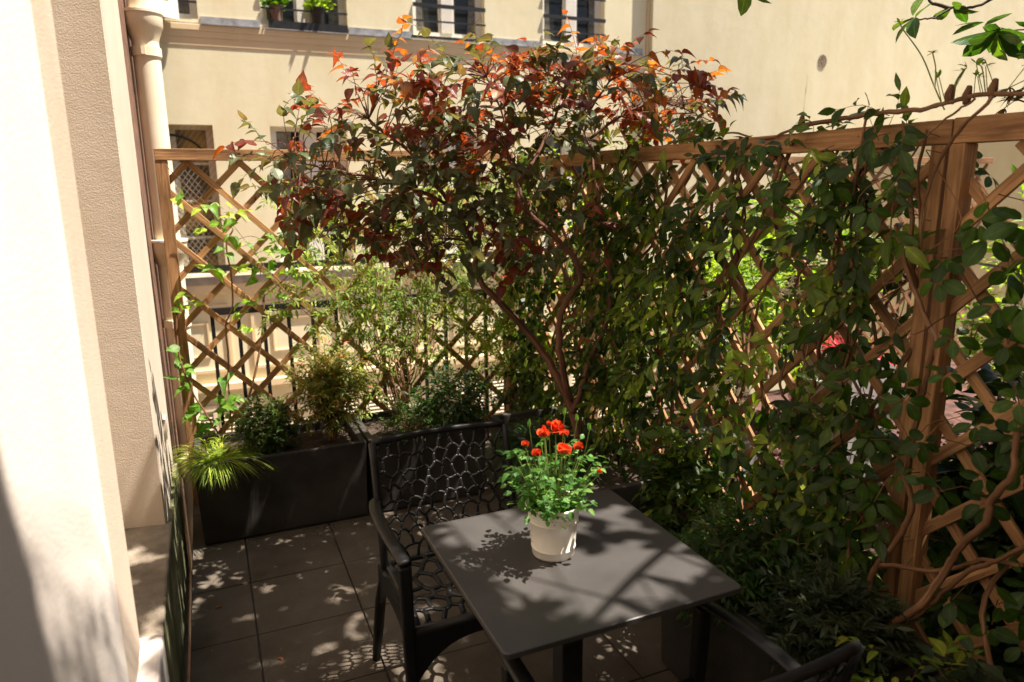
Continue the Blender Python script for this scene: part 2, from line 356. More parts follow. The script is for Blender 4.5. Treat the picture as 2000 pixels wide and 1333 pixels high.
# terrace deck slab
b = MB(); b.box(-.19, 6.6, -1.2, 4.32, -.30, -.012); tag(b.build('terrace_slab', M['gutter']), kind='structure')
b = MB()
for i in range(-1, 5):
    for j in range(-5, 5):
        x0 = .045+.4*i; y0 = 2.6+.4*j; x1 = x0+.4; y1 = y0+.4
        if i == -1: x0 = -.19
        if y1 > 3.9 and x0 > 5: continue
        dz = random.uniform(-.0015, .0015)
        b.box(x0+.003, x1-.003, y0+.0025, y1-.0025, -.010, dz)
tag(b.build('terrace_floor', M['tilegrey'], bevel=.002), kind='structure')
b = MB(); b.box(2.05+.0, 6.6, -1.2, 4.25, -.011, .01); tag(b.build('neighbour_terrace_floor', M['lava']), kind='structure')

# lava gravel
def gravel(n, x0, x1, y0, y1, z, s0, s1, name, mt):
    lv = MB(); base = [(1, 0, 0), (-1, 0, 0), (0, 1, 0), (0, -1, 0), (0, 0, 1), (0, 0, -1)]
    fs = [(0, 2, 4), (2, 1, 4), (1, 3, 4), (3, 0, 4), (2, 0, 5), (1, 2, 5), (3, 1, 5), (0, 3, 5)]
    for _ in range(n):
        c = Vector((ru(x0, x1), ru(y0, y1), z+ru(0, .02))); s = ru(s0, s1); q = Matrix.Rotation(ru(0, 6), 3, rv().normalized())
        lv.add([c + q @ (Vector(p)*s*ru(.6, 1.15)) for p in base], fs)
    return lv.build(name, mt)
tag(gravel(4200, 1.86, 4.6, .3, 3.9, .015, .012, .028, 'lava_gravel', M['lava']), kind='stuff', label='reddish lava gravel covering the ground behind the right trellis')

# ------------------------------------------------------------------ own building on the left
hb = empty('house_facade', (-.24, 2.9, 0), 'pale stucco house front on the left with sunlit jamb and pilaster', 'building')
def hp(name, mb, mt, **k):
    o = mb.build(name, mt, hb, **k); o.location = (.24, -2.9, 0); return o
b = MB()   # pilaster with slightly splayed near face
V = [(-.85, 3.02), (-.85, 3.65), (-.24, 3.65), (-.24, 2.9), (-.2405, 2.899)]
def prism(mb, poly, z0, z1):
    n = len(poly); mb.add([(x, y, z0) for x, y in poly]+[(x, y, z1) for x, y in poly],
        [tuple(range(n)), tuple(range(2*n-1, n-1, -1))]+[(i, (i+1) % n+0, (i+1) % n+n, i+n)[::-1] for i in range(n)],
        [(x+y, z0) for x, y in poly]+[(x+y, z1) for x, y in poly])
prism(b, [(-.85, 3.01), (-.85, 3.65), (-.25, 3.65), (-.24, 3.64), (-.24, 2.905), (-.245, 2.9)], -.3, 7.5)
hp('pilaster', b, M['house'])
b = MB(); prism(b, [(-.239, 3.05), (-.239, 3.645), (-.223, 3.645), (-.223, 3.05)], .36, 7.5); 
b = MB(); b.box(-.85, -.262, 3.652, 9.3, -4, 7.5); hp('side_wall', b, M['recessshade'])
b = MB(); b.box(-1.4, -.9, -3, 3.0, -.3, 7.5); hp('recessed_wall', b, M['house'])
b = MB(); b.box(-.84, -.222, 1.35, 2.93, 0.352, .38); b.box(-.84, -.226, 2.93, 2.9, .3, .34) if 0 else None
hp('ledge', b, M['ledge'], bevel=.008)
b = MB(); b.box(-.84, -.226, 1.2, 3.66, -.25, .351); hp('ledge_side', b, M['moss'])
b = MB(); b.box(-.60, -.245, 3.0, 3.6, .30, .36) if 0 else b.box(-.262, -.228, 3.28, 3.36, .60, .69); hp('wall_bracket', b, M['house'])
# near window jamb
b = MB(); prism(b, [(-.85, .25), (-.85, 1.50), (-.206, 1.50), (-.206, 1.312), (-.200, 1.308), (-.200, .25)], .70, 7.5)
hp('window_jamb', b, M['jamb'])
b = MB(); prism(b, [(-.80, 1.45), (-.80, 1.528), (-.212, 1.528), (-.2025, 1.519), (-.2025, 1.312), (-.209, 1.312), (-.209, 1.45)], .73, 7.5)
hp('jamb_edging', b, M['jambtan'])
b = MB(); b.box(-.85, -.165, .2, 1.60, .50, .705); hp('window_sill', b, M['jamb'], bevel=.01)
b = MB(); b.box(-.85, -.215, .2, 1.5, -.3, .5); hp('wall_base', b, M['house'])
# wall of the same house behind the camera (never seen, shades the terrace as the house does)
b = MB(); b.box(-.2, 7, -1.6, -1.25, -.3, 6.0); b.box(-.85, -.2, -1.6, .2, -.3, 7.5)
hp('rear_wall', b, M['house'])

# ------------------------------------------------------------------ facade across the courtyard
FY = 9.5
fb = empty('apartment_building', (3, FY, -4), 'cream rendered apartment building across the courtyard with rows of windows', 'building')
def fp(name, mb, mt, par=None, **k):
    o = mb.build(name, mt, fb if par is None else par, **k)
    if par is None: o.location = (-3, -FY, 4)
    return o
WIN = [(-1.0, .18, 3.56, 5.6), (.87, 1.89, 3.56, 5.6), (2.73, 3.72, 3.56, 5.6), (4.58, 5.56, 3.56, 5.6),
       (-.82, .22, .62, 2.39), (.87, 1.80, .62, 2.39), (2.73, 3.66, .62, 2.39), (4.59, 5.52, .62, 2.39)]
XL, XR, ZB, ZT = -3.5, 6.26, -4, 7.6
def wall_holes(mb, x0, x1, z0, z1, y, holes, rev=.22):
    xs = sorted(set([x0, x1]+[h[0] for h in holes]+[h[1] for h in holes])); zs = sorted(set([z0, z1]+[h[2] for h in holes]+[h[3] for h in holes]))
    for i in range(len(xs)-1):
        for j in range(len(zs)-1):
            cx, cz = (xs[i]+xs[i+1])/2, (zs[j]+zs[j+1])/2
            if any(h[0] < cx < h[1] and h[2] < cz < h[3] for h in holes): continue
            mb.add([(xs[i], y, zs[j]), (xs[i+1], y, zs[j]), (xs[i+1], y, zs[j+1]), (xs[i], y, zs[j+1])], [(0, 1, 2, 3)])
    for a, c, d, e in holes:
        Y1 = y+rev
        mb.add([(a, y, d), (a, Y1, d), (a, Y1, e), (a, y, e)], [(0, 1, 2, 3)]); mb.add([(c, y, d), (c, y, e), (c, Y1, e), (c, Y1, d)], [(0, 1, 2, 3)])
        mb.add([(a, y, e), (a, Y1, e), (c, Y1, e), (c, y, e)], [(0, 1, 2, 3)]); mb.add([(a, y, d), (c, y, d), (c, Y1, d), (a, Y1, d)], [(0, 1, 2, 3)])
b = MB(); wall_holes(b, XL, XR, ZB, ZT, FY, WIN); b.box(XL, XR, FY+.3, FY+.6, ZB, ZT)
fp('wall', b, M['facade'])
# string course (top of storey) : sloped mouldings + zinc flashing
b = MB(); b.box(XL, XR-.07, FY-.024, FY-.001, 3.43, 3.50); b.box(XL, XR-.08, FY-.016, FY-.001, 3.36, 3.43); b.box(XL, XR-.09, FY-.008, FY-.001, 3.27, 3.36)
fp('cornice', b, M['mould'], bevel=.012)
b = MB()
for (x0, x1) in ((.20, .85), (1.90, 2.70), (3.75, 4.55), (5.58, 6.2)):
    b.box(x0, x1, FY-.035, FY-.002, 3.502, 3.515); b.box(x0, x1, FY-.02, FY-.003, 3.516, 3.59)
b.box(XL, -.2, FY-.035, FY-.002, 3.502, 3.515)
b.box(-.2, 6.2, FY-.045, FY-.036, 3.50, 3.511)
fp('zinc_flashing', b, M['zinc'])
b = MB(); b.box(XL, XR, FY-.08, FY-.001, .50, .60); fp('lower_ledge', b, M['greystone'], bevel=.008)
b = MB(); b.box(XL, XR, FY-.07, FY-.001, .38, .50); fp('lower_moulding', b, M['mould'], bevel=.01)
b = MB(); b.box(XL-.3, XR+.2, FY-.25, FY-.001, 7.3, 7.6); fp('eaves', b, M['mould'])
# shallow panels below the ledge
for k in range(5):
    x0 = -.9+1.35*k; b = MB()
    for (a, c, z0, z1) in ((x0, x0+1.1, .20, .24), (x0, x0+1.1, -.62, -.58), (x0, x0+.04, -.58, .20), (x0+1.06, x0+1.1, -.58, .20)): b.box(a, c, FY-.03, FY-.001, z0, z1)
    for (a, c, z0, z1) in ((x0+.25, x0+.85, .0, .02), (x0+.25, x0+.85, -.42, -.40), (x0+.25, x0+.27, -.4, .0), (x0+.83, x0+.85, -.4, .0)): b.box(a, c, FY-.02, FY-.001, z0, z1)
    fp('panel_moulding', b, M['mould'])
b = MB(); b.box(XL, XR, FY-.09, FY-.001, -.86, -.76); fp('string_course', b, M['mould'], bevel=.01)
for k in range(4):
    x0 = -.55+1.85*k; b = MB()
    for (a, c) in ((x0, x0+.5), (x0+.52, x0+1.02)):
        b.box(a, a+.05, FY-.05, FY-.001, -2.9, -1.05); b.box(c-.05, c, FY-.05, FY-.001, -2.9, -1.05); b.box(a+.05, c-.05, FY-.05, FY-.001, -1.12, -1.05)
        for i in range(34): b.beam((a+.05, FY-.025, -1.14-.052*i), (c-.05, FY-.025, -1.14-.052*i), .045, .008, (0, -.7, .7))
    fp('louvred_shutter', b, M['creampaint'])
def window(x0, x1, z0, z1, kind):
    y = FY+.12; f = MB()
    fw_ = .05; f.box(x0, x1, y, y+.06, z0, z0+.07); f.box(x0, x1, y, y+.06, z1-fw_, z1); f.box(x0, x0+fw_, y, y+.06, z0+.07, z1-fw_); f.box(x1-fw_, x1, y, y+.06, z0+.07, z1-fw_)
    xm = (x0+x1)/2; f.box(xm-.075, xm+.075, y-.012, y+.05, z0+.07, z1-fw_)
    for a, c in ((x0+fw_, xm-.075), (xm+.075, x1-fw_)):
        f.box(a, a+.03, y+.006, y+.05, z0+.07, z1-fw_); f.box(c-.03, c, y+.006, y+.05, z0+.07, z1-fw_)
        n = 3 if kind == 'up' else 4
        for i in range(1, n):
            zc = z0+(z1-z0)*i/n; f.box(a+.03, c-.03, y+.01, y+.045, zc-.014, zc+.014)
    fo = fp('window', f, M['whitepaint'] if kind != 'amber' else M['creampaint'])
    g = MB(); g.box(x0+.02, x1-.02, y+.055, y+.062, z0+.02, z1-.02); p = g.build('pane', M['yglass'] if kind == 'amber' else M['glass'], fo)
    if kind != 'amber' :
        c = MB()
        for side in (-1, 1):
            n = 26; xs0 = xm+side*.49*(x1-x0) ; vs = []; fs = []
            for j in range(9):
                z = z1-.06-(z1-z0-.12)*j/8; wd = (.16+.16*abs((z-z0)/(z1-z0)-.25))*(x1-x0)
                for i in range(n): vs.append((xs0 - side*wd*i/(n-1), y+.045+.008*math.sin(i*1.7), z))
            for j in range(8):
                for i in range(n-1): a = j*n+i; fs.append((a, a+1, a+1+n, a+n))
            c.add(vs, fs)
        c.build('curtain', M['curtain'], fo, smooth=True).location = (0, 0, 0)
    return fo
for i, h in enumerate(WIN): window(*h, 'amber' if i == 4 else ('up' if i < 4 else 'low'))
# wired mesh in front of the amber window
b = MB()
for k in range(-20, 26):
    for s in (1, -1):
        a = (-.80, .64); pts = []
        z0 = .64+k*.085
        x0, x1 = -.82, .22
        za, zb_ = z0, z0+s*1.3*(x1-x0)
        # clip
        t0, t1 = 0., 1.
        for lim, sg in ((.64, 1), (2.37, -1)):
            fa = (za-lim)*sg; fb_ = (zb_-lim)*sg
            if fa < 0 and fb_ < 0: t0 = 2
            elif fa < 0: t0 = max(t0, fa/(fa-fb_))
            elif fb_ < 0: t1 = min(t1, fa/(fa-fb_))
        if t0 < t1: b.beam((x0+(x1-x0)*t0, FY+.085, za+(zb_-za)*t0), (x0+(x1-x0)*t1, FY+.085, za+(zb_-za)*t1), .005, .004)
fp('wire_grille', b, M['greystone'])
b = MB()   # iron arch at the top of the amber window
b.tube([(-.3+.42*math.cos(a), FY+.075, 1.98+.30*math.sin(a)) for a in [PI*i/14 for i in range(15)]], .014, 6); fp('iron_arch', b, M['black'])
# window rails
for i, (x0, x1, z0, z1) in enumerate(WIN[:4]):
    b = MB(); b.box(x0+.002, x1+.0, FY-.035, FY-.005, z0+.34, z0+.385); b.box(x0+.002, x1+.0, FY-.03, FY-.012, z0+.165, z0+.185); b.box(x0, x1, FY-.03, FY-.012, z0+.62, z0+.64); fp('window_rail', b, M['black'])
b = MB(); b.box(.95, 1.885, FY-.045, FY-.01, 3.517, 3.60); fp('window_box_tray', b, M['black'])
b = MB(); b.box(2.70, 3.62, FY-.045, FY-.02, 3.517, 3.55); fp('window_box_tray', b, M['black'])
b = MB(); b.box(XL, 5.9, FY-.13, FY-.10, .66, .74)
for k in range(20): b.box(-3+.45*k, -2.985+.45*k, FY-.125, FY-.11, .60, .66)
fp('ledge_rail', b, M['black'])
# open white shutter by the first upper window
b = MB(); A_, B_ = Vector((-.60, FY-.52, 0)), Vector((-.03, FY-.07, 0)); dv = (B_-A_); Ls = dv.length; dv.normalize(); nv_ = Vector((dv.y, -dv.x, 0))
def sp_(t, z): return A_+dv*t+Vector((0, 0, z))
b.beam(sp_(0, 3.605), sp_(Ls, 3.605), .17, .035, nv_); b.beam(sp_(.05, 3.69), sp_(.05, 5.5), .10, .035, nv_); b.beam(sp_(Ls-.055, 3.69), sp_(Ls-.055, 5.5), .11, .035, nv_)
for i in range(22): b.beam(sp_(.1, 3.73+.06*i), sp_(Ls-.11, 3.73+.06*i), .055, .008, nv_+Vector((0, 0, -.8)))
fp('window_shutter', b, M['whitepaint'])
# adjoining blank party wall on the right
pw = empty('party_wall', (11, FY-.05, -4), 'plain beige rendered wall beside the apartment building, with a small round vent mark', 'wall')
b = MB(); b.box(6.30, 18, FY-.12, FY+.5, -4, 9.5); o = b.build('wall', M['facade2'], pw); o.location = (-11, -FY+.05, 4)
b = MB(); b.box(6.263, 6.298, FY-.03, FY+.1, -4, 7.4); o = b.build('joint_strip', M['mould'], pw); o.location = (-11, -FY+.05, 4)
b = MB()
for k in range(9):
    a = k*2*PI/9; rr0 = .075
    b.beam((9.62+.02*math.cos(a), FY-.124, 3.58+.02*math.sin(a)), (9.62+rr0*math.cos(a), FY-.124, 3.58+rr0*1.2*math.sin(a)), .016, .008)
b.tube([(9.62+.085*math.cos(a), FY-.123, 3.58+.10*math.sin(a)) for a in [2*PI*i/18 for i in range(19)]], .008, 5)
o = b.build('vent_mark', M['terracotta'], pw); o.location = (-11, -FY+.05, 4)
b = MB(); b.tube(smooth_path([(9.33, FY-.121, 3.35), (9.30, FY-.121, 2.9), (9.32, FY-.121, 2.5), (9.26, FY-.121, 2.1)], 4, .004), .004, 4)
o = b.build('crack', M['terracotta'], pw); o.location = (-11, -FY+.05, 4)
# right-hand neighbour wall bounding the courtyard far right
b = MB(); b.box(9.5, 9.9, -1.0, FY-.7, -4, 2.2); tag(b.build('garden_wall', M['facade2']), 'low rendered wall closing the garden on the far right', 'wall')

# pots on the sill of the second upper window
def pot_plant(x, label, mt, r, h, leafm, nl, tone):
    e = empty('potted_plant', (x, FY+.035, 3.60), label, 'potted plant', 'potted plants on the window ledge')
    r *= .9; q = MB(); q.lathe([(0, 0), (r*.75, 0), (r, h), (r*1.1, h), (r*1.1, h+.02), (r*.93, h+.02), (r*.9, h-.02), (0, h-.02)], n=20); q.build('pot', mt, e, smooth='auto')
    lv = Leaves()
    for _ in range(nl):
        p = rv(.6); p.z = abs(p.z)*.9; lv.add((p.x*r*1.1, p.y*r*.8, h+p.z*r*1.3), p+rv(.4)+Vector((0, 0, .2)), rv()+Vector((0, 0, 1)), .06*ru(.7, 1.4), tone+ru(-.2, .2))
    lv.build('foliage', leafm, e, T_OVAL)
pot_plant(1.06, 'green plant in a brown clay pot on the upper window ledge', M['terracotta'], .085, .17, M['akebia'], 130, .6)
pot_plant(1.55, 'lime green plant in a black pot on the upper window ledge', M['black'], .105, .17, M['bushlime'], 160, .7)

# ------------------------------------------------------------------ drain pipe
pp = empty('drain_pipe', (-.185, 4.40, -4), 'thick cream painted drainpipe with flared collars beside the left trellis', 'pipe')
def ppp(name, mb, **k):
    o = mb.build(name, M['pipe'], pp, **k); return o
def zc(z): return z+4
R0 = .066
b = MB(); b.lathe([(R0, 0), (R0, 11)], n=36)
ppp('tube', b, smooth=True)
for z in (2.53, 1.36, .10):
    b = MB(); b.lathe([(R0+.001, zc(z)-.115), (R0+.003, zc(z)-.105), (R0+.022, zc(z)-.055), (R0+.028, zc(z)-.045), (R0+.030, zc(z)+.012), (R0+.036, zc(z)+.016), (R0+.036, zc(z)+.028), (R0+.001, zc(z)+.03)], n=36); ppp('collar', b, smooth='auto')
for z in (2.36, .92, 1.03-.9):
    b = MB(); b.lathe([(R0, zc(z)-.022), (R0+.008, zc(z)-.022), (R0+.008, zc(z)+.022), (R0, zc(z)+.022)], n=36)
    b.box(-.02, .0, -R0-.02, -R0-.004, zc(z)-.02, zc(z)+.02); b.box(-.14, -R0, -.012, .012, zc(z)-.012, zc(z)+.012); ppp('clamp', b, smooth='auto')

# ------------------------------------------------------------------ black iron railing
rl = empty('iron_railing', (1, 4.22, 0), 'black iron guard railing behind the back trellis', 'railing')
b = MB(); b.box(-1, 5.2, -.02, .02, .975, 1.015); b.box(-1, 5.2, -.012, .012, .10, .13); o = b.build('rail', M['black'], rl)
b = MB()
for k in range(46): b.box(-1.0+.135*k-.010, -1.0+.135*k+.010, -.010, .010, .131 if k else -.2, .974)
o = b.build('balusters', M['black'], rl)

# ------------------------------------------------------------------ trellises
def clipseg(p, d, a0, a1, z0, z1):
    t0, t1 = -50., 50.
    for c, dd, lo, hi in ((p[0], d[0], a0, a1), (p[1], d[1], z0, z1)):
        ta, tb = (lo-c)/dd, (hi-c)/dd
        t0 = max(t0, min(ta, tb)); t1 = min(t1, max(ta, tb))
    return (t0, t1) if t1-t0 > .02 else None
def lattice(mb, a0, a1, z0, z1, off1, off2, pitch, P3, nrm, sw=.031, st=.012):
    """P3(a, z, depth) -> point. family 1: a+z = off1+k*pitch (in front), family 2: a-z = off2+k*pitch"""
    for k in range(-40, 60):
        s = off1+k*pitch; r = clipseg((s/2, s/2), (1, -1), a0, a1, z0, z1)
        if r: mb.beam(P3(s/2+r[0], s/2-r[0], 0), P3(s/2+r[1], s/2-r[1], 0), sw*ru(.95, 1.05), st, nrm)
        s = off2+k*pitch; r = clipseg((s/2, -s/2), (1, 1), a0, a1, z0, z1)
        if r: mb.beam(P3(s/2+r[0], -s/2+r[0], st+.001), P3(s/2+r[1], -s/2+r[1], st+.001), sw*ru(.95, 1.05), st, nrm)
tb = empty('lattice_trellis', (.7, 3.95, .0), 'sunlit cedar lattice trellis standing behind the back planters', 'trellis', 'cedar lattice trellises')
def tp(e, name, mb, mt=None):
    o = mb.build(name, mt or M['wood'], e, bevel=.0025); o.location = -e.location; return o
b = MB(); lattice(b, -.145, 1.675, .20, 1.795, 1.75, -1.83, .24, lambda a, z, d: (a, 3.955+d, z), (0, -1, 0)); tp(tb, 'lattice', b)
b = MB(); b.box(-.182, 1.70, 3.925, 3.985, 1.797, 1.852); tp(tb, 'top_rail', b)
b = MB(); b.box(-.12, 1.66, 3.93, 3.98, .15, .198); tp(tb, 'bottom_rail', b)
for x in (-.155, 1.685):
    b = MB(); b.box(x-.028, x+.028, 3.928, 3.983, .0, 1.796); tp(tb, 'post', b)
tr = empty('lattice_trellis', (1.75, 2.4, .0), 'long cedar lattice trellis running along the right side behind the table, covered in jasmine', 'trellis', 'cedar lattice trellises')
b = MB(); lattice(b, 1.28, 3.06, .06, 1.752, 3.213, 1.461-1.752, .205, lambda a, z, d: (1.742+d, a, z), (-1, 0, 0), .029, .013)
lattice(b, 3.08, 3.92, .06, 1.752, 3.213, 1.461-1.752, .205, lambda a, z, d: (1.742+d, a, z), (-1, 0, 0), .029, .013); tp(tr, 'lattice', b)
b = MB(); b.box(1.722, 1.782, 1.249, 3.90, 1.753, 1.812); tp(tr, 'top_rail', b)
b = MB(); b.box(1.725, 1.765, 1.262, 1.302, .0, 1.752); tp(tr, 'post', b)
b = MB(); b.box(1.725, 1.78, 3.045, 3.092, .0, 1.752); tp(tr, 'post', b)
tn = empty('lattice_trellis', (1.75, .3, .0), 'near cedar lattice trellis at the right edge behind thick akebia stems', 'trellis', 'cedar lattice trellises')
b = MB(); lattice(b, -.9, 1.225, .06, 1.752, 2.96, 1.10-1.752, .205, lambda a, z, d: (1.742+d, a, z), (-1, 0, 0), .031, .013); tp(tn, 'lattice', b)
b = MB(); b.box(1.720, 1.784, -.9, 1.244, 1.753, 1.814); tp(tn, 'top_rail', b)
b = MB(); b.box(1.715, 1.765, 1.205, 1.245, .0, 1.752); tp(tn, 'post', b)
# far trellis beyond the neighbour's garden
tf = empty('lattice_trellis', (3.9, 4.15, .0), 'distant lattice trellis closing the neighbouring garden', 'trellis', 'cedar lattice trellises')
b = MB(); lattice(b, 1.85, 6.2, .2, 1.79, 1.75, -1.83, .24, lambda a, z, d: (a, 4.12+d, z), (0, -1, 0)); tp(tf, 'lattice', b, M['woodfar'])
b = MB(); b.box(1.82, 6.2, 4.09, 4.15, 1.792, 1.84); tp(tf, 'top_rail', b, M['woodfar'])
b = MB(); b.box(1.82, 1.85, 4.095, 4.145, 0, 1.79); tp(tf, 'post', b, M['woodfar'])
b = MB(); b.box(3.9, 3.95, 4.148, 4.198, 0, 1.79); tp(tf, 'post', b, M['woodfar'])

# ------------------------------------------------------------------ planters
def planter(x0, x1, y0, y1, h, label, mt=None, rim=.032):
    cx, cy = (x0+x1)/2, (y0+y1)/2; e = empty('planter', (cx, cy, 0), label, 'planter', 'dark fibre cement planters' if mt is None else 'pale garden planters')
    mt = mt or M['planter']; a, c = (x1-x0)/2, (y1-y0)/2
    def ring(a, c, z): return [(-a, -c, z), (a, -c, z), (a, c, z), (-a, c, z)]
    t = .012   # walls taper slightly towards the foot
    vs = ring(a-t, c-t, .008)+ring(a, c, h)+ring(a-rim, c-rim, h)+ring(a-rim-.004, c-rim-.004, h-.12)
    fs = [(3, 2, 1, 0)]
    for r in range(3):
        for i in range(4): p = r*4+i; q = r*4+(i+1) % 4; fs.append((p, q, q+4, p+4))
    q = MB(); q.add(vs, fs); q.build('box', mt, e, bevel=.006)
    n = 14; vs = []; fs = []
    for i in range(n+1):
        for j in range(n+1): vs.append(((-1+2*i/n)*(a-rim), (-1+2*j/n)*(c-rim), h-.045+random.gauss(0, .006)))
    for i in range(n):
        for j in range(n): k = i*(n+1)+j; fs.append((k, k+n+1, k+n+2, k+1))
    q = MB(); q.add(vs, fs); q.build('soil', M['soil'], e, smooth=True)
    return e
planter(-.145, .655, 3.404, 3.85, .41, 'dark planter at the far left holding the box shrub and golden grass')
planter(.665, 1.30, 3.404, 3.85, .415, 'dark planter behind the chair back at the foot of the fine jasmine')
planter(1.315, 1.715, 2.30, 3.39, .46, 'dark corner planter from which the copper leaved tree grows')
planter(1.335, 1.715, 1.06, 1.85, .43, 'dark planter along the right trellis beside the table, holding ferns')
planter(1.335, 1.715, .22, 1.04, .43, 'dark planter at the bottom right corner behind the near chair')
planter(2.75, 3.05, 2.35, 2.65, .80, 'tall pale concrete planter behind the right trellis with the red strap leaved plant', M['stonewhite'])
planter(2.35, 2.60, 2.75, 3.05, .33, 'low pale concrete planter standing on the lava gravel', M['stonewhite'])
planter(2.55, 2.95, 1.30, 1.72, .55, 'square dark box planter in the neighbouring garden just behind the double post')
planter(2.45, 3.3, .2, 1.05, .62, 'large dark planter in the neighbouring garden at the far right edge')

# ------------------------------------------------------------------ table
tx, ty = .770, 1.453
te = empty('bistro_table', (tx, ty, 0), 'square anthracite bistro table with the rose pot on it', 'table')
def rrect(a, c, r, n=6):
    out = []
    for (sx, sy, a0) in ((1, 1, 0), (-1, 1, 90), (-1, -1, 180), (1, -1, 270)):
        for i in range(n+1):
            t = math.radians(a0+90*i/n); out.append((sx*(a-r)+r*math.cos(t), sy*(c-r)+r*math.sin(t)))
    return out
b = MB(); o1 = rrect(.300, .300, .016); o0 = rrect(.2975, .2975, .0145); n = len(o1)
vs = [(x, y, .739) for x, y in o1]+[(x, y, .7505) for x, y in o1]+[(x, y, .752) for x, y in o0]
fs = [tuple(range(n-1, -1, -1))]+[(i, (i+1) % n, (i+1) % n+n, i+n) for i in range(n)]+[(i+n, (i+1) % n+n, (i+1) % n+2*n, i+2*n) for i in range(n)]+[tuple(range(2*n, 3*n))]
b.add(vs, fs); b.build('table_top', M['table'], te)
b = MB(); b.box(-.03, .03, -.03, .03, .02, .70); b.build('column', M['black'], te, bevel=.004)
b = MB(); b.box(-.16, .16, -.16, .16, .70, .7385); b.build('top_plate', M['black'], te)
b = MB(); b.box(-.22, .22, -.22, .22, .0, .016); b.build('base_plate', M['black'], te, bevel=.004)

# ------------------------------------------------------------------ chairs
def cellnet(mb, a0, a1, b0, b1, cell, surf, wid, seed):
    """irregular honeycomb of rounded struts on a surface (a,b)->point, clipped to the rectangle"""
    R = random.Random(seed); nodes = {}
    h = cell; dx = h*1.0; dy = h*.866*1.25
    def nd(i, j):
        k = (i, j)
        if k not in nodes:
            row = j//2; x = a0+(i*.5+(0 if 1 else 0))*dx; y = b0+row*dy*1.0 + (j % 2)*dy*.36*0
            nodes[k] = (x+R.uniform(-.16, .16)*h, y+R.uniform(-.16, .16)*h)
        return nodes[k]
    # brick-like hex grid: rows of vertices zig-zagging, linked by near-vertical struts
    na = int((a1-a0)/(dx*.5))+3; nb = int((b1-b0)/dy)+3; pts = {}
    for j in range(-1, nb):
        for i in range(-2, na):
            zig = (.20 if (i+j) % 2 else -.20)*dy
            pts[i, j] = (a0+i*dx*.5+R.uniform(-.2, .2)*h, b0+j*dy+zig+R.uniform(-.2, .2)*h)
    segs = []
    for j in range(-1, nb):
        for i in range(-2, na-1):
            segs.append((pts[i, j], pts[i+1, j], .22))
            if (i+j) % 2 and j+1 < nb and (i, j+1) in pts: segs.append((pts[i, j], pts[i, j+1], .12))
    for (p, q, bow) in segs:
        L = math.hypot(q[0]-p[0], q[1]-p[1]); nx, ny = -(q[1]-p[1])/L, (q[0]-p[0])/L; sg = R.choice((-1, 1, 1)); path = []
        for k in range(6):
            t = k/5; bb = math.sin(PI*t)*bow*L*.5*sg; x = p[0]+(q[0]-p[0])*t+nx*bb; y = p[1]+(q[1]-p[1])*t+ny*bb
            path.append((x, y))
        cur = []
        for x, y in path:
            if a0 <= x <= a1 and b0 <= y <= b1: cur.append(surf(x, y))
        if len(cur) >= 2: 
            n_ = surf((p[0]+q[0])/2+.01, (p[1]+q[1])/2) ; e1 = Vector(surf(p[0]+.01, p[1]))-Vector(surf(p[0], p[1])); e2 = Vector(surf(p[0], p[1]+.01))-Vector(surf(p[0], p[1]))
            nn = e1.cross(e2).normalized(); mb.tube(cur, wid, 8, .62, nn)
def back_pt(a, bb):      # a in -.235..235, bb 0..1 seat -> top ; returns point
    z = .445+.395*bb; y = .115+.075*bb+.02*bb*bb + .022*(1-(a/.235)**2)*(.35+.65*bb)
    return (a, y, z + .004*(1-(a/.235)**2)*bb)
def seat_pt(a, bb):      # bb 0 front .. 1 back
    y = -.235+.36*bb; z = .448-.018*math.sin(PI*min(1, bb*1.05))*(1-(a/.26)**2) - .03*max(0, .12-bb)/.12
    return (a, y, z)
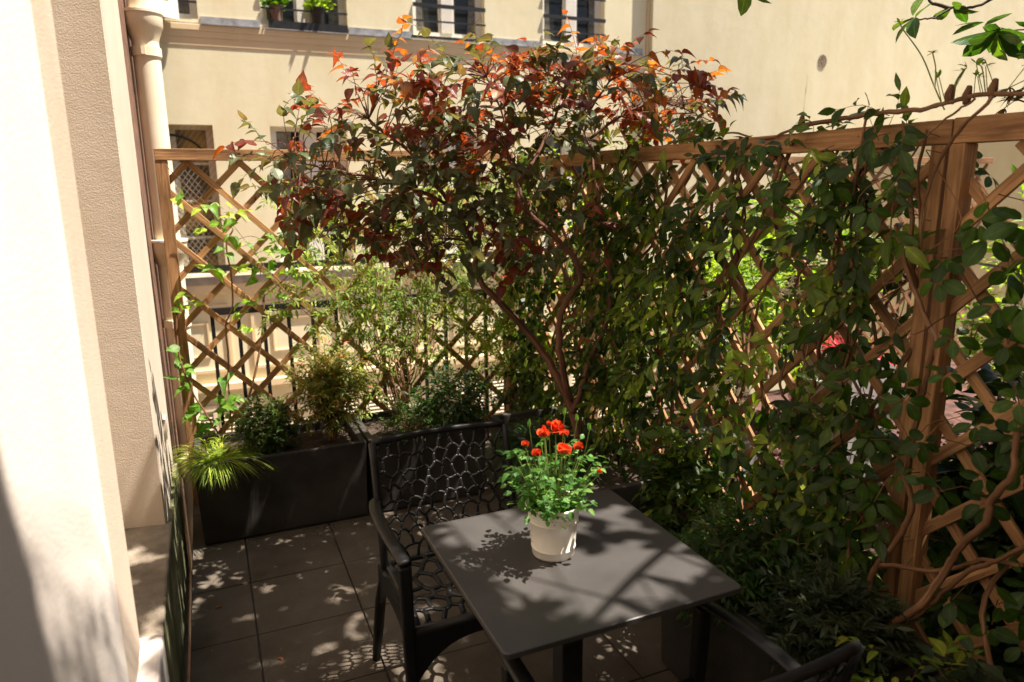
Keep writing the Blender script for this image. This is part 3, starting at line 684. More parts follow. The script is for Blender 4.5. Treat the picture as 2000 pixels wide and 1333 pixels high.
def make_chair(loc, rz, label):
    e = empty('garden_armchair', loc, label, 'chair', 'black openwork resin armchairs', rz)
    b = MB(); cellnet(b, -.222, .222, 0, .93, .052/1, lambda a, t: back_pt(a, t), .0062, 3) if 0 else None
    b = MB()
    cellnet(b, -.222, .222, .0, .375, .043, lambda a, t: back_pt(a, min(1, t/.38)), .0052, 5)
    b.build('backrest', M['chair'], e, smooth=True)
    b = MB(); cellnet(b, -.215, .215, .0, .35, .056, lambda a, t: seat_pt(a, t/.35), .0085, 9)
    b.build('seat', M['chair'], e, smooth=True)
    b = MB(); pts = [back_pt(a, 1.0) for a in np.linspace(-.235, .235, 15)]
    b.tube(pts, .0125, 8, .8); b.build('top_rail', M['chair'], e, smooth=True)
    for s in (-1, 1):
        b = MB(); pts = [back_pt(s*.235, t) for t in np.linspace(1, 0, 8)]
        foot = [(s*.243, .17, .30), (s*.247, .22, .15), (s*.250, .272, 0)]
        pts = pts+foot; rad = [.013]*8+[.019, .018, .015]; b.tube(pts, rad, 8, 1.0, (1, 0, 0)); b.build('leg', M['chair'], e, smooth=True)
        b = MB()   # front leg: square, tapering to the foot, running up into the armrest
        for (z0, z1, w0) in ((.0, .62, .034),):
            b.beam((s*.257, -.245, .645), (s*.250, -.262, 0), .036, .036, (0, -1, 0), .72)
        b.build('leg', M['chair'], e, bevel=.006)
        b = MB()   # armrest
        ap = smooth_path([(s*.240, .185, .655), (s*.262, .08, .668), (s*.268, -.06, .668), (s*.262, -.19, .662), (s*.257, -.262, .655)], 4)
        b.tube(ap, [.011]+[.020]*(len(ap)-2)+[.019], 10, .42, (0, 0, 1)); b.build('armrest', M['chair'], e, smooth=True)
        b = MB(); b.tube(smooth_path([seat_pt(s*.222, t) for t in np.linspace(0, 1, 6)], 2), .014, 8, 1.0); b.build('side_rail', M['chair'], e, smooth=True)
        # arched side apron under the arm
        b = MB(); n = 12; vs = []; fs = []
        for i in range(n+1):
            y = -.245+.40*i/n; d_ = .05+.10*(abs(2*i/n-1))**3.0
            for (xx, z) in ((s*.236, .440), (s*.236, .440-d_), (s*.250, .440-d_), (s*.250, .440)): vs.append((xx, y, z))
        for i in range(n):
            for k in range(4): p = i*4+k; q = i*4+(k+1) % 4; fs.append((p, q, q+4, p+4))
        fs += [(0, 1, 2, 3), tuple(n*4+k for k in (3, 2, 1, 0))]; b.add(vs, fs); b.build('side_apron', M['chair'], e)
    b = MB(); n = 18; vs = []; fs = []
    for i in range(n+1):
        x = -.245+.49*i/n; d_ = .045+.13*(abs(2*i/n-1))**3.2
        for (yy, z) in ((-.262, .436), (-.262, .436-d_), (-.246, .436-d_), (-.246, .436)): vs.append((x, yy, z))
    for i in range(n):
        for k in range(4): p = i*4+k; q = i*4+(k+1) % 4; fs.append((p, q, q+4, p+4))
    fs += [(0, 1, 2, 3), tuple(n*4+k for k in (3, 2, 1, 0))]; b.add(vs, fs); b.build('front_apron', M['chair'], e, bevel=.003)
    b = MB(); b.tube([(-.235, -.248, .432), (.235, -.248, .432)], .016, 10); b.build('front_edge', M['chair'], e, smooth=True)
    b = MB(); b.tube([seat_pt(x, 1) for x in np.linspace(-.23, .23, 8)], .010, 8); b.build('rear_edge', M['chair'], e, smooth=True)
    return e
ch1 = make_chair((.678, 2.002, 0), 0, 'black openwork armchair behind the table, facing the viewer')
copy_thing(ch1, (.785, 1.015, 0), PI, 'near black armchair at the bottom edge, only its back rail and arm visible')

# ------------------------------------------------------------------ rose in a pot
rx, ry, rz = .740, 1.478, .7525
re_ = empty('potted_rose', (rx, ry, rz), 'miniature red rose in a cream metal bucket on the table', 'potted plant')
b = MB(); H = .134
b.lathe([(0, .002), (.0505, .002), (.052, 0), (.0538, .004), (.0548, .020), (.0565, .0215), (.0570, .0235), (.0565, .0255), (.0555, .027), (.0605, .092), (.0625, .0935), (.0630, .0955), (.0625, .0975), (.0618, .099), (.0670, H-.003), (.0695, H-.002), (.0712, H+.001), (.0712, H+.0045), (.0695, H+.0065), (.0675, H+.004), (.0650, H-.01), (.0630, .100)], n=64)
b.build('bucket', M['pot'], re_, smooth=True)
b = MB(); b.lathe([(.0645, .112), (.04, .116), (0, .118)], n=24); b.build('soil', M['soil'], re_, smooth=True)
stems = MB(); lv = Leaves()
roses = [(-.055, .00, .325, .017), (-.022, -.02, .308, .016), (-.077, -.02, .300, .010), (-.056, -.05, .285, .012), (.005, .01, .330, .021), (.012, -.035, .295, .021), (.052, .00, .298, .014), (.086, -.03, .262, .010), (.062, .01, .335, .0)]
roses = [(-.026, .0, .318, .0150), (.013, .012, .322, .0175), (.040, .015, .306, .010), (.017, -.02, .275, .0175), (-.080, -.01, .305, .0085), (-.054, -.02, .280, .0115), (.069, -.005, .272, .0115), (.120, -.02, .205, .009), (-.002, .02, .335, .007)]
def rose_flower(c, R, parent):
    fl = Leaves(); c = Vector(c); up_ = Vector((ru(-.3, .3), -.35+ru(-.2, .2), 1)).normalized()
    n = 16
    for i in range(n):
        a = i*2.4; k = i/n; sp = .25+1.0*k; rad = Vector((math.cos(a), math.sin(a), 0))
        d = up_*(1.15-.55*k)+rad*sp*.6; fl.add(c+rad*R*.12-up_*R*.45, d, -rad+up_*.35*k, R*(1.35+.3*k), max(0, min(1, .35+.5*k+random.gauss(0, .15))), 1.9)
    o = fl.build('rose', M['petal'], parent, tmpl([(0, 0), (.2, .22), (.55, .36), (.85, .28), (1, .12), (1.04, 0)], .45, -.25))
    g = Leaves()
    for i in range(5):
        a = i*1.257; rad = Vector((math.cos(a), math.sin(a), 0)); g.add(c-up_*R*.45, rad-up_*.1, up_, R*1.15, .7, .7)
    g.build('sepals', M['roseleaf'], o, T_LANCE)
for (x, y, z, R) in roses:
    pts = smooth_path([(x*.25, y*.3, .10), (x*.6, y*.6, .10+(z-.1)*.5), (x, y, z-.008)], 4); stems.tube(pts, .0014, 5)
    rose_flower((x, y, z), R*.88, re_)
def rose_leaf(p, d, size, tone):
    d = Vector(d).normalized(); s = d.cross(Vector((0, 0, 1)))
    s = s.normalized() if s.length > .1 else Vector((1, 0, 0))
    q = Vector(p)+d*size*.8; stems.tube([p, q, q+d*size*.8], .0007, 3, cap=False)
    for k, (o_, side) in enumerate(((.35, 1), (.35, -1), (.8, 1), (.8, -1), (1.6, 0))):
        lv.add(Vector(p)+d*size*o_, (s*side+d*(.55 if side else 1)+rv(.15)), Vector((0, 0, 1))+rv(.35), size*(1.0 if not side else .8)*ru(.85, 1.15), tone+random.gauss(0, .12), 1.0)
for _ in range(104):
    a = ru(0, 2*PI); rr1 = .098*math.sqrt(random.random()); z = .122+.160*random.random()
    k = .55+.55*math.sin(min(1, (z-.10)/.19)*PI*.6); p = Vector((rr1*k*math.cos(a), rr1*k*math.sin(a)*.95, z))
    d = Vector((math.cos(a), math.sin(a), ru(-.35, .5)))+rv(.25)
    pts = smooth_path([(p.x*.2, p.y*.2, .1), (p.x*.6, p.y*.6, z*.7), tuple(p)], 3); stems.tube(pts, .0011, 4, cap=False)
    rose_leaf(p, d, ru(.015, .024), ru(.15, .9))
    rose_leaf(p.lerp(Vector((p.x*.6, p.y*.6, z*.7)), .6), Vector((-d.y, d.x, ru(-.2, .4)))+rv(.4), ru(.013, .021), ru(.15, .9))
for (x, y, z) in ((-.10, .0, .24), (-.105, -.02, .20), (-.09, .01, .28), (.11, .0, .235), (.105, .02, .17), (.13, .0, .20)): rose_leaf((x*.8, y, z), (x*5, y, ru(-.2, .3)), .024, .6)
for (x, y, z) in ((.07, .01, .335), (-.06, .01, .34), (.03, .0, .36), (.10, .0, .31)):   # buds
    stems.tube(smooth_path([(x*.4, 0, .16), (x*.8, y, z-.08), (x, y, z)], 4), .001, 4); 
    for a in (0, 2, 4): lv.add((x, y, z), (math.cos(a)*.25, math.sin(a)*.25, 1), (math.cos(a), math.sin(a), 0), .02, .9, .7)
stems.build('stems', M['greenstem'], re_); lv.build('foliage', M['roseleaf'], re_, T_ROSE)

# ================================================================== PLANTS
# ---- copper-leaved tree
ct = plant('copper_leaved_tree', (1.50, 2.75, .42), 'small multi stemmed tree with copper red young leaves over green ones, leaning across the trellis', 'tree')
t0 = [(1.53, 2.75, .40), (1.498, 2.76, .577), (1.451, 2.8, .745), (1.376, 2.86, .909), (1.242, 2.9, 1.092), (1.105, 2.95, 1.257), (1.095, 2.98, 1.402), (1.0, 3.0, 1.582), (.826, 3.0, 1.797), (.661, 3.0, 1.93)]
t1 = [(1.50, 2.76, .60), (1.481, 2.78, .672), (1.404, 2.75, .953), (1.408, 2.72, 1.142), (1.484, 2.7, 1.274), (1.372, 2.7, 1.432), (1.207, 2.7, 1.584), (1.206, 2.72, 1.666), (1.301, 2.75, 1.789), (1.409, 2.8, 1.938), (1.468, 2.8, 2.104)]
t1b = [(1.205, 2.7, 1.60), (1.203, 2.7, 1.625), (1.196, 2.8, 1.77), (1.217, 2.9, 1.942), (1.139, 2.9, 2.103)]
t2 = [(1.48, 2.76, .64), (1.5, 2.741, .705), (1.55, 2.74, .869), (1.6, 2.673, 1.065), (1.62, 2.692, 1.266), (1.62, 2.766, 1.508), (1.62, 2.865, 1.796), (1.62, 2.938, 1.933), (1.65, 2.772, 2.088)]
t3 = [(1.0, 3.0, 1.582), (.8, 2.95, 1.66), (.55, 2.95, 1.72), (.35, 2.98, 1.76)]
t4 = [(1.62, 2.9, 1.85), (1.8, 2.85, 1.98), (2.0, 2.85, 2.02), (2.3, 2.9, 1.95)]
t5 = [(1.095, 2.98, 1.40), (.95, 2.8, 1.45), (.82, 2.72, 1.42), (.72, 2.7, 1.35)]
limbs = []
tm = MB()
for pl, r0, r1 in ((t0, .024, .006), (t1, .018, .005), (t1b, .009, .004), (t2, .015, .004), (t3, .008, .003), (t4, .007, .003), (t5, .006, .003)):
    P = smooth_path([L0(ct, p) for p in pl], 5, .004); n = len(P)
    tm.tube(P, [r0+(r1-r0)*i/(n-1) for i in range(n)], 8); limbs += P[n//4 if pl is t0 or pl is t2 else 0:]
tm.build('trunk', M['bark'], ct, smooth=True)
ell = [((.62, 3.0, 1.76), (.42, .32, .26), 105), ((1.05, 2.95, 1.95), (.55, .35, .27), 140), ((1.62, 2.85, 2.07), (.52, .35, .15), 120), ((.95, 2.92, 1.58), (.42, .3, .26), 95),
       ((1.15, 2.8, 1.55), (.28, .22, .22), 26), ((2.08, 2.9, 1.99), (.34, .28, .10), 42), ((.80, 2.75, 1.42), (.22, .18, .14), 16), ((1.38, 2.65, 1.50), (.16, .12, .18), 9), ((.36, 3.0, 1.70), (.16, .2, .12), 16)]
tw = MB(); lv = Leaves()
for c, r, n in ell:
    for _ in range(int(n*(.78 if c[2] < 1.8 else .95))):
        p = rv().normalized()*random.random()**.42*1.08
        p = L0(ct, (c[0]+p.x*r[0], c[1]+p.y*r[1], c[2]+p.z*r[2]))
        q = min(limbs, key=lambda l: (l-p).length_squared + (2 if l.z > p.z+.05 else 0)*.05)
        wz = p.z+.42
        d = (p-q); d = d.normalized() if d.length > .01 else Vector((0, 0, 1))
        mid = q.lerp(p, .55)+Vector((0, 0, .03))+rv(.012)
        L_ = (p-q).length
        if L_ < .65: tw.tube(smooth_path([q, mid, p], 3), [.0026, .0024, .0022, .002, .0018, .0016, .0013], 4, cap=False)
        topz = 1.98+.25*math.exp(-((p.x+1.5-1.3)/.7)**2)
        hgt = (wz-topz+.30)/.45                     # young growth sits at the outer top of each shoot
        u_ = random.random()
        if wz < 1.52: base = .64 if u_ < .45 else .2
        elif hgt > 0: base = min(.95, .62+.36*hgt+random.gauss(0, .08)) if u_ < .35+.6*hgt else .22
        else: base = .2 if u_ < .74 else ru(.55, .8)
        dd = (d+Vector((0, -.25, .25))+rv(.35)).normalized()
        sprig(lv, p, dd, ru(.12, .2), random.randint(6, 9), .052 if base < .8 else .045, base, tw, droop=.12, rad=.0014, toneJ=.09, spread=.8)
tw.build('twigs', M['bark'], ct); lv.build('foliage', M['redleaf'], ct, T_HEART)

# ---- star jasmine on the right trellis
sj = plant('star_jasmine', (1.68, 2.2, .42), 'dark green star jasmine climbing over the long right trellis with small white flowers', 'climber')
st = MB(); lv = Leaves()
def dens(y, z):     # how thickly the jasmine covers the trellis
    a = math.sin(y*5.1+1)*.5+math.sin(z*6.3+y*3)*.4+math.sin(y*11+z*7)*.3
    return a
for k in range(26):
    y = ru(1.35, 3.7); pts = [(1.70+ru(-.02, .02), y, .42)]
    z = .42
    while z < 1.75:
        z = min(1.79, z+ru(.1, .2)); y += ru(-.12, .12); y = min(3.8, max(1.30, y)); pts.append((random.choice((1.70, 1.725, 1.77)), y, z))
    st.tube([L0(sj, p) for p in smooth_path(pts, 4, .004)], [ru(.003, .007)]*((len(pts)-1)*4+1), 5)
N_ = 0
while N_ < 1120:
    y = ru(1.30, 3.85); z = ru(.35, 1.84)
    pd = .62+.35*dens(y, z)
    if z > 1.70: pd *= .55
    if y < 1.9 and 1.25 < z < 1.75: pd *= .5
    if 1.5 < y < 2.1 and .9 < z < 1.5: pd *= .62
    if y > 2.2: pd *= 1.0
    if z < .5 and y < 2.4: pd *= .8
    if random.random() > pd or (abs(y-3.08) < .07 and random.random() < .85): continue
    N_ += 1
    x = 1.70-abs(random.gauss(0, .045)) if random.random() < .8 else 1.80+ru(0, .07)
    d = Vector((-.4, ru(-1, 1), ru(-.8, .6)))
    tone = ru(.1, .75) if random.random() < .70 else ru(.75, 1)
    sprig(lv, L0(sj, (x, y, z)), d, ru(.09, .17), random.randint(5, 7), ru(.046, .062) if y > 2.2 else ru(.048, .068), tone, st, up=Vector((-.75, 0, .65)), droop=.15, rad=.0013, toneJ=.08, spread=.85, pairs=False)
for _ in range(40):   # shoots over the top rail
    y = ru(1.35, 3.6); sprig(lv, L0(sj, (ru(1.72, 1.78), y, 1.80)), (ru(-.5, .3), ru(-.8, .8), ru(.3, 1)), ru(.06, .12), 5, .042, .9, st, droop=.05, rad=.0012, toneJ=.08)
st.build('stems', M['vine'], sj, smooth=True); lv.build('foliage', M['jasmine'], sj, T_ELL)
fl = Leaves()
for (y, z) in [(2.9, 1.0), (2.86, .97), (2.1, 1.3), (2.05, 1.28), (1.95, .98), (1.9, 1.0), (1.85, .96), (2.3, .9), (2.35, .85), (2.5, .8), (2.05, 1.12), (1.62, 1.36), (1.66, 1.34), (1.7, .7), (2.6, .62), (2.2, .7), (1.52, .9), (3.1, .8)]:
    for _ in range(4):
        c = L0(sj, (1.625+ru(-.02, .02), y+ru(-.03, .03), z+ru(-.03, .03))); ax = Vector((-1, ru(-.5, .1), ru(-.2, .5))).normalized(); s1 = ax.cross(Vector((0, 0, 1))).normalized(); s2 = ax.cross(s1); a0 = ru(0, 6)
        for i in range(5):
            a = a0+i*1.2566; fl.add(c, s1*math.cos(a)+s2*math.sin(a)+ax*.15, ax, .014, random.random(), 1.5)
fl.build('flowers', M['white_fl'], sj, T_LANCE)

# ---- akebia with thick stems, near right
ak = plant('akebia_vine', (1.6, 1.2, .42), 'akebia vine with thick twisting stems and rounded leaflets around the double post at the right', 'climber')
st = MB(); lv = Leaves()
VA = [(1.6, 1.24, .40), (1.6, 1.24, .486), (1.62, 1.253, .6), (1.64, 1.204, .727), (1.66, 1.19, .823), (1.66, 1.215, .885), (1.66, 1.214, .972), (1.66, 1.196, 1.161), (1.66, 1.19, 1.282), (1.68, 1.277, 1.398), (1.70, 1.36, 1.55)]
VB = [(1.57, 1.20, .40), (1.55, 1.179, .474), (1.55, 1.068, .617), (1.55, 1.01, .748), (1.55, .987, .819), (1.55, .933, .915), (1.55, .929, .967), (1.55, .895, 1.041), (1.58, .911, 1.1), (1.6, .908, 1.18), (1.66, .85, 1.35)]
VC = [(1.57, 1.20, .42), (1.56, 1.179, .471), (1.56, 1.061, .612), (1.56, .974, .758), (1.56, .901, .835), (1.56, .82, .93)]
VD = [(1.62, 1.23, .63), (1.6, 1.195, .659), (1.6, 1.062, .714), (1.58, .945, .808), (1.58, .86, .84)]
VE = [(1.70, 1.729, 1.83), (1.72, 1.575, 1.84), (1.69, 1.456, 1.842), (1.68, 1.304, 1.838), (1.68, 1.238, 1.848), (1.68, 1.151, 1.856), (1.68, 1.0, 1.842), (1.7, .8, 1.84)]
VF = [(1.66, 1.155, 1.845), (1.66, 1.219, 1.811), (1.66, 1.292, 1.743), (1.66, 1.332, 1.656), (1.66, 1.341, 1.538), (1.66, 1.316, 1.392)]
VG = [(1.64, 1.101, 1.844), (1.64, 1.174, 1.772), (1.64, 1.216, 1.692), (1.64, 1.242, 1.581), (1.65, 1.23, 1.45)]
VH = [(1.70, 1.72, 1.832), (1.72, 1.9, 1.80), (1.76, 2.1, 1.835), (1.72, 2.3, 1.83), (1.74, 2.5, 1.81)]
VI = [(1.58, 1.25, .42), (1.60, 1.32, .6), (1.70, 1.40, .9), (1.78, 1.45, 1.2), (1.70, 1.5, 1.5), (1.66, 1.45, 1.84)]
VJ = [(1.58, .85, .45), (1.62, .95, .7), (1.66, .82, 1.0), (1.6, .70, 1.3), (1.66, .8, 1.6), (1.68, .95, 1.82)]
for pl, r0 in ((VA, .011), (VB, .0125), (VC, .0085), (VD, .0085), (VE, .0085), (VF, .0035), (VG, .0055), (VH, .005), (VI, .007), (VJ, .008)):
    P = smooth_path([L0(ak, p) for p in pl], 6, .0022); st.tube(P, [.82*r0*(1-.35*i/len(P))*ru(.9, 1.12) for i in range(len(P))], 8)
for c in ((1.70, 1.72, 1.84), (1.68, 1.235, 1.868), (1.68, 1.13, 1.868), (1.68, 1.19, 1.86)):   # knotted cut stubs
    c = L0(ak, c); st.tube([c+Vector((0, 0, -.02)), c+Vector((.004, .004, 0)), c+Vector((-.004, -.006, .018))], [.008, .011, .006], 7)
for k in range(14):    # thin wandering runners
    y = ru(.75, 1.9); z = ru(1.2, 1.8); pts = [(1.66, y, z)]
    for _ in range(4): y += ru(-.12, .1); z += ru(-.18, .1); pts.append((1.64+ru(-.03, .03), y, z))
    st.tube([L0(ak, p) for p in smooth_path(pts, 4)], .0017, 4)
def palmate(lv, c, face, size, tone, n=5):
    c = Vector(c); face = face.normalized(); a0 = ru(0, 6); s1 = face.cross(Vector((0, 0, 1))); s1 = s1.normalized() if s1.length > .1 else Vector((0, 1, 0)); s2 = face.cross(s1)
    for i in range(n):
        a = a0+i*2*PI/n+ru(-.15, .15); d = s1*math.cos(a)+s2*math.sin(a)
        lv.add(c+d*size*.18, d-face*.1+Vector((0, 0, -.25)), face+rv(.18), size*ru(.8, 1.1), min(1, max(0, tone+random.gauss(0, .08))))
def pal_at(y, z, n, sp, size, xo=1.60, tone=.5):
    for _ in range(n):
        c = (xo+random.gauss(0, .03), y+random.gauss(0, sp), z+random.gauss(0, sp)); q = (1.67, c[1]+ru(-.05, .05), c[2]+ru(-.03, .08))
        st.tube([L0(ak, q), L0(ak, ((q[0]+c[0])/2, (q[1]+c[1])/2, (q[2]+c[2])/2+.015)), L0(ak, c)], .0012, 4, cap=False)
        palmate(lv, L0(ak, c), Vector((-.75, -.35, .75))+rv(.35), size*ru(.8, 1.15), tone+ru(-.3, .3))
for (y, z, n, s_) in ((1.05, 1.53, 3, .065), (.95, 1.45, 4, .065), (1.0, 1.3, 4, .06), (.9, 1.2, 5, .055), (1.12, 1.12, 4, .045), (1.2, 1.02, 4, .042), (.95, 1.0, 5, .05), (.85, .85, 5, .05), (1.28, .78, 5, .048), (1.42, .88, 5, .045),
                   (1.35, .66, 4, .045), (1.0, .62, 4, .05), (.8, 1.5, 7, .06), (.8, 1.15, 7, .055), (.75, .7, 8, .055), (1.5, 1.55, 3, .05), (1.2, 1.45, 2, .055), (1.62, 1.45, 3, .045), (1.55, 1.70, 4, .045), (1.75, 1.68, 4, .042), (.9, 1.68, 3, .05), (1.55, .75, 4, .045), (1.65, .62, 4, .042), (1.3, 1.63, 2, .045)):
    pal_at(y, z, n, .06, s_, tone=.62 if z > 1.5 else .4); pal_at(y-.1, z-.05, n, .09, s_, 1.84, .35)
gs = MB()
for pl, r in ((((1.75, 1.295, 1.838), (1.75, 1.33, 1.898), (1.8, 1.415, 1.988), (1.8, 1.478, 2.063), (1.8, 1.493, 2.085)), .0018), (((1.75, 1.328, 1.897), (1.8, 1.37, 1.95), (1.8, 1.383, 1.989)), .0016), (((1.72, 1.173, 1.86), (1.75, 1.21, 1.924), (1.75, 1.225, 1.938)), .0015), (((1.75, 1.275, 1.85), (1.76, 1.28, 1.90), (1.77, 1.27, 1.93)), .003)):
    P = smooth_path([L0(ak, p) for p in pl], 5); gs.tube(P, r, 5); e = P[-1]
    for i in range(5): lv.add(e, Vector((ru(-1, 1), ru(-1, 1), ru(-.1, .8))), (0, 0, 1), ru(.014, .024), .98, .6)
for _ in range(14):
    c = L0(ak, (1.74+ru(-.03, .03), ru(1.0, 1.35), 1.86)); e = c+Vector((ru(-.03, .03), ru(-.04, .04), ru(.03, .09))); gs.tube([c, e], .0012, 4)
    for i in range(3): lv.add(e, rv()+Vector((0, 0, .6)), (0, -.4, 1), ru(.012, .022), .97, .8)
gs.build('green_shoots', M['greenstem'], ak)
st.build('stems', M['vine'], ak, smooth=True); lv.build('foliage', M['akebia'], ak, T_OVAL)

# ---- fine-leaved winter jasmine on the back trellis
fj = plant('fine_leaved_jasmine', (.94, 3.78, .38), 'bright fine leaved jasmine filling the middle of the back trellis', 'climber')
st = MB(); lv = Leaves(); crowns = []
for k in range(34):
    x = .94+random.gauss(0, .035); pts = [(x, 3.76, .38)]; z = .38; a = random.gauss(0, .42); top = ru(.8, 1.7); y = 3.78
    while z < top: z += .14; x += a*.09+ru(-.03, .03); a *= 1.03; y = 3.80+.10*math.sin(z*9+k); pts.append((x, y, z))
    P = smooth_path([L0(fj, p) for p in pts], 3); st.tube(P, [max(.0014, .0042*(1-i/len(P))) for i in range(len(P))], 5); crowns += P[len(P)//4:]
def fdens(x, z):
    g = 0
    for (cx, cz, rx_, rz_, k) in ((.95, .98, .30, .26, 1.), (.80, 1.12, .22, .22, .9), (1.25, 1.05, .30, .32, .8), (1.5, .95, .22, .4, .65), (.62, 1.3, .22, .26, .6), (.7, .75, .22, .25, .5), (1.2, 1.45, .5, .25, .6), (.48, 1.62, .16, .12, .4), (.45, 1.05, .16, .12, .35), (1.0, .6, .25, .2, .35), (1.55, 1.5, .2, .3, .7), (1.45, .62, .2, .2, .5)):
        g = max(g, k*math.exp(-((x-cx)/rx_)**2-((z-cz)/rz_)**2))
    return g
N_ = 0
while N_ < 900:
    x = ru(.30, 1.72); z = ru(.42, 1.74)
    if random.random() > fdens(x, z): continue
    N_ += 1; y = 3.86+random.gauss(0, .07)
    if 3.93 < y < 4.0: y = 3.90
    sprig(lv, L0(fj, (x, y, z)), (ru(-1, 1), -.4, ru(-.7, .7)), ru(.06, .13), random.randint(6, 9), ru(.026, .042), ru(.2, .85), st if N_ % 2 else None, up=Vector((0, -.7, .7)), droop=.1, rad=.0009, toneJ=.12, spread=1.0)
st.build('stems', M['vine'], fj, smooth=True); lv.build('foliage', M['fine'], fj, T_LANCE)

# ---- lime climber at the far left
lc = plant('lime_climber', (0.0, 3.80, .36), 'young climber with large lime green leaves on the left end of the back trellis', 'climber')
st = MB(); lv = Leaves()
CL = [(-.09, 1.62), (.02, 1.58), (.11, 1.56), (.18, 1.54), (.11, 1.51), (.01, 1.47), (.12, 1.43), (.07, 1.36), (.19, 1.4), (.29, 1.41), (.27, 1.33), (-.01, 1.28), (.04, 1.26), (.13, 1.29), (.23, 1.27), (.26, 1.22), (-.12, 1.14), (-.07, 1.11), (-.15, 1.09), (.17, 1.09), (.14, 1.04), (.18, .97), (.32, 1.11), (.43, 1.26), (.48, 1.2), (-.17, .88), (-.15, .83), (-.13, .78), (-.17, .74), (-.14, .69), (.05, .71), (.05, .6), (-.12, .58), (-.08, .52), (-.15, .53), (-.06, .46), (-.1, .42), (0, .56), (.06, .56), (-.01, .48), (.36, 1.35), (.4, 1.42), (.45, 1.32), (.38, 1.22), (.3, 1.28)]
for pl, r in (([(-.02, 3.8, .36), (-.03, 3.80, .43), (-.08, 3.80, .55), (-.13, 3.80, .68), (-.17, 3.82, .86), (-.16, 3.86, 1.1)], .0045), ([(.04, 3.82, .36), (.04, 3.86, .53), (.05, 3.9, .7), (.06, 3.9, .83), (.06, 3.9, .97), (.10, 3.88, 1.07), (.11, 3.88, 1.23), (.10, 3.88, 1.38), (.14, 3.88, 1.46)], .0042), ([(.06, 3.9, .97), (.18, 3.88, 1.06), (.3, 3.88, 1.14), (.42, 3.88, 1.24)], .0025), ([(.05, 3.82, .38), (.17, 3.8, .7), (.24, 3.86, .95), (.26, 3.9, 1.12)], .006), ([(.14, 3.88, 1.46), (.05, 3.88, 1.55), (-.05, 3.88, 1.62)], .0018), ([(.10, 3.88, 1.38), (.2, 3.88, 1.42), (.3, 3.87, 1.40)], .0018)):
    st.tube([L0(lc, p) for p in smooth_path(pl, 5, .002)], r, 6)
for (x, z) in CL:
    for _ in range(3):
        p = L0(lc, (x+ru(-.03, .03), 3.86+ru(-.05, .03), z+ru(-.02, .02))); d = Vector((ru(-1, 1), -.5, ru(-.5, .3))); lv.add(p, d, Vector((0, -.5, .8))+rv(.35), ru(.045, .075), ru(.2, 1) if z > .9 else ru(.0, .6), 1.0)
        st.tube([p-d.normalized()*.02+Vector((0, .02, -.01)), p], .0009, 3, cap=False)
st.build('stems', M['vine'], lc, smooth=True); lv.build('foliage', M['lime'], lc, T_HEART)

# ---- generic bushy plant
def bush(name, label, cat, base, c, r, n, mt, size, T, nl=7, tone=(.2, .8), L_=(.06, .12), droop=.05, shell=.55, flat=1.0, group=None, pairs=False, stemr=.0022):
    e = plant(name, base, label, cat, group); st = MB(); lv = Leaves()
    for i in range(n):
        p = rv(1); p = p.normalized()*(shell+(1-shell)*random.random())**1*(random.random()**.25)
        q = L0(e, (c[0]+p.x*r[0], c[1]+p.y*r[1], c[2]+p.z*r[2]))
        if q.z < .01: continue
        if i % 3 == 0:
            st.tube(smooth_path([(ru(-.02, .02), ru(-.02, .02), 0), (q.x*.4, q.y*.4, q.z*.55), tuple(q)], 3), [stemr*(1-.1*k) for k in range(7)], 4, cap=False)
        sprig(lv, q, Vector((p.x, p.y, p.z*.6+.35))+rv(.35), ru(*L_), nl, size, ru(*tone), st if i % 2 else None, droop=droop, rad=.001, toneJ=.12, spread=.9, pairs=pairs)
    st.build('stems', M['vine'], e); lv.build('foliage', mt, e, T); return e
bush('box_shrub', 'small dark green round leaved shrub beside the golden grass in the left planter', 'shrub', (.20, 3.62, .37), (.20, 3.60, .49), (.15, .14, .15), 420, M['shrub'], .022, T_ELL, 8, (.1, .7), (.03, .07))
bush('nandina_shrub', 'airy yellow green nandina shrub with a few reddish tips in the left planter', 'shrub', (.52, 3.62, .37), (.52, 3.60, .66), (.19, .16, .24), 760, M['nandina'], .028, T_LANCE, 8, (.15, .9), (.05, .1), .08, .15, stemr=.003)
bush('low_fern', 'low bright green feathery plant at the foot of the fine jasmine', 'fern', (.92, 3.55, .38), (.95, 3.52, .44), (.19, .13, .08), 150, M['fern'], .022, T_LANCE, 10, (.4, 1), (.06, .12), .12)
bush('leafy_perennial', 'dark leafy perennial behind the chair back in the second planter', 'plant', (1.2, 3.6, .38), (1.2, 3.58, .50), (.20, .16, .16), 190, M['fern'], .042, T_LANCE, 7, (.1, .6), (.07, .14), .1)
bush('fern_plant', 'feathery dark green fern just right of the table in the side planter', 'fern', (1.50, 1.62, .39), (1.45, 1.58, .50), (.20, .20, .15), 300, M['fern'], .030, T_LANCE, 10, (.2, .95), (.07, .13), .15)
bush('hebe_shrub', 'grey green narrow leaved shrub below the fern in the side planter', 'shrub', (1.50, 1.24, .39), (1.44, 1.22, .50), (.17, .15, .12), 300, M['grey'], .030, T_LANCE, 9, (.2, .9), (.04, .09), .03, pairs=True)
bush('young_laurel', 'young laurel with yellowing leaves at the bottom right behind the near chair', 'shrub', (1.50, .92, .39), (1.42, .93, .50), (.12, .13, .11), 26, M['yleaf'], .045, T_ELL, 6, (.0, .75), (.06, .1), .1)
bush('periwinkle', 'trailing dark green ground plant in the bottom right planter', 'plant', (1.55, .60, .39), (1.5, .62, .47), (.2, .34, .12), 260, M['grey'], .045, T_ELL, 6, (.0, .5), (.07, .13), .1)
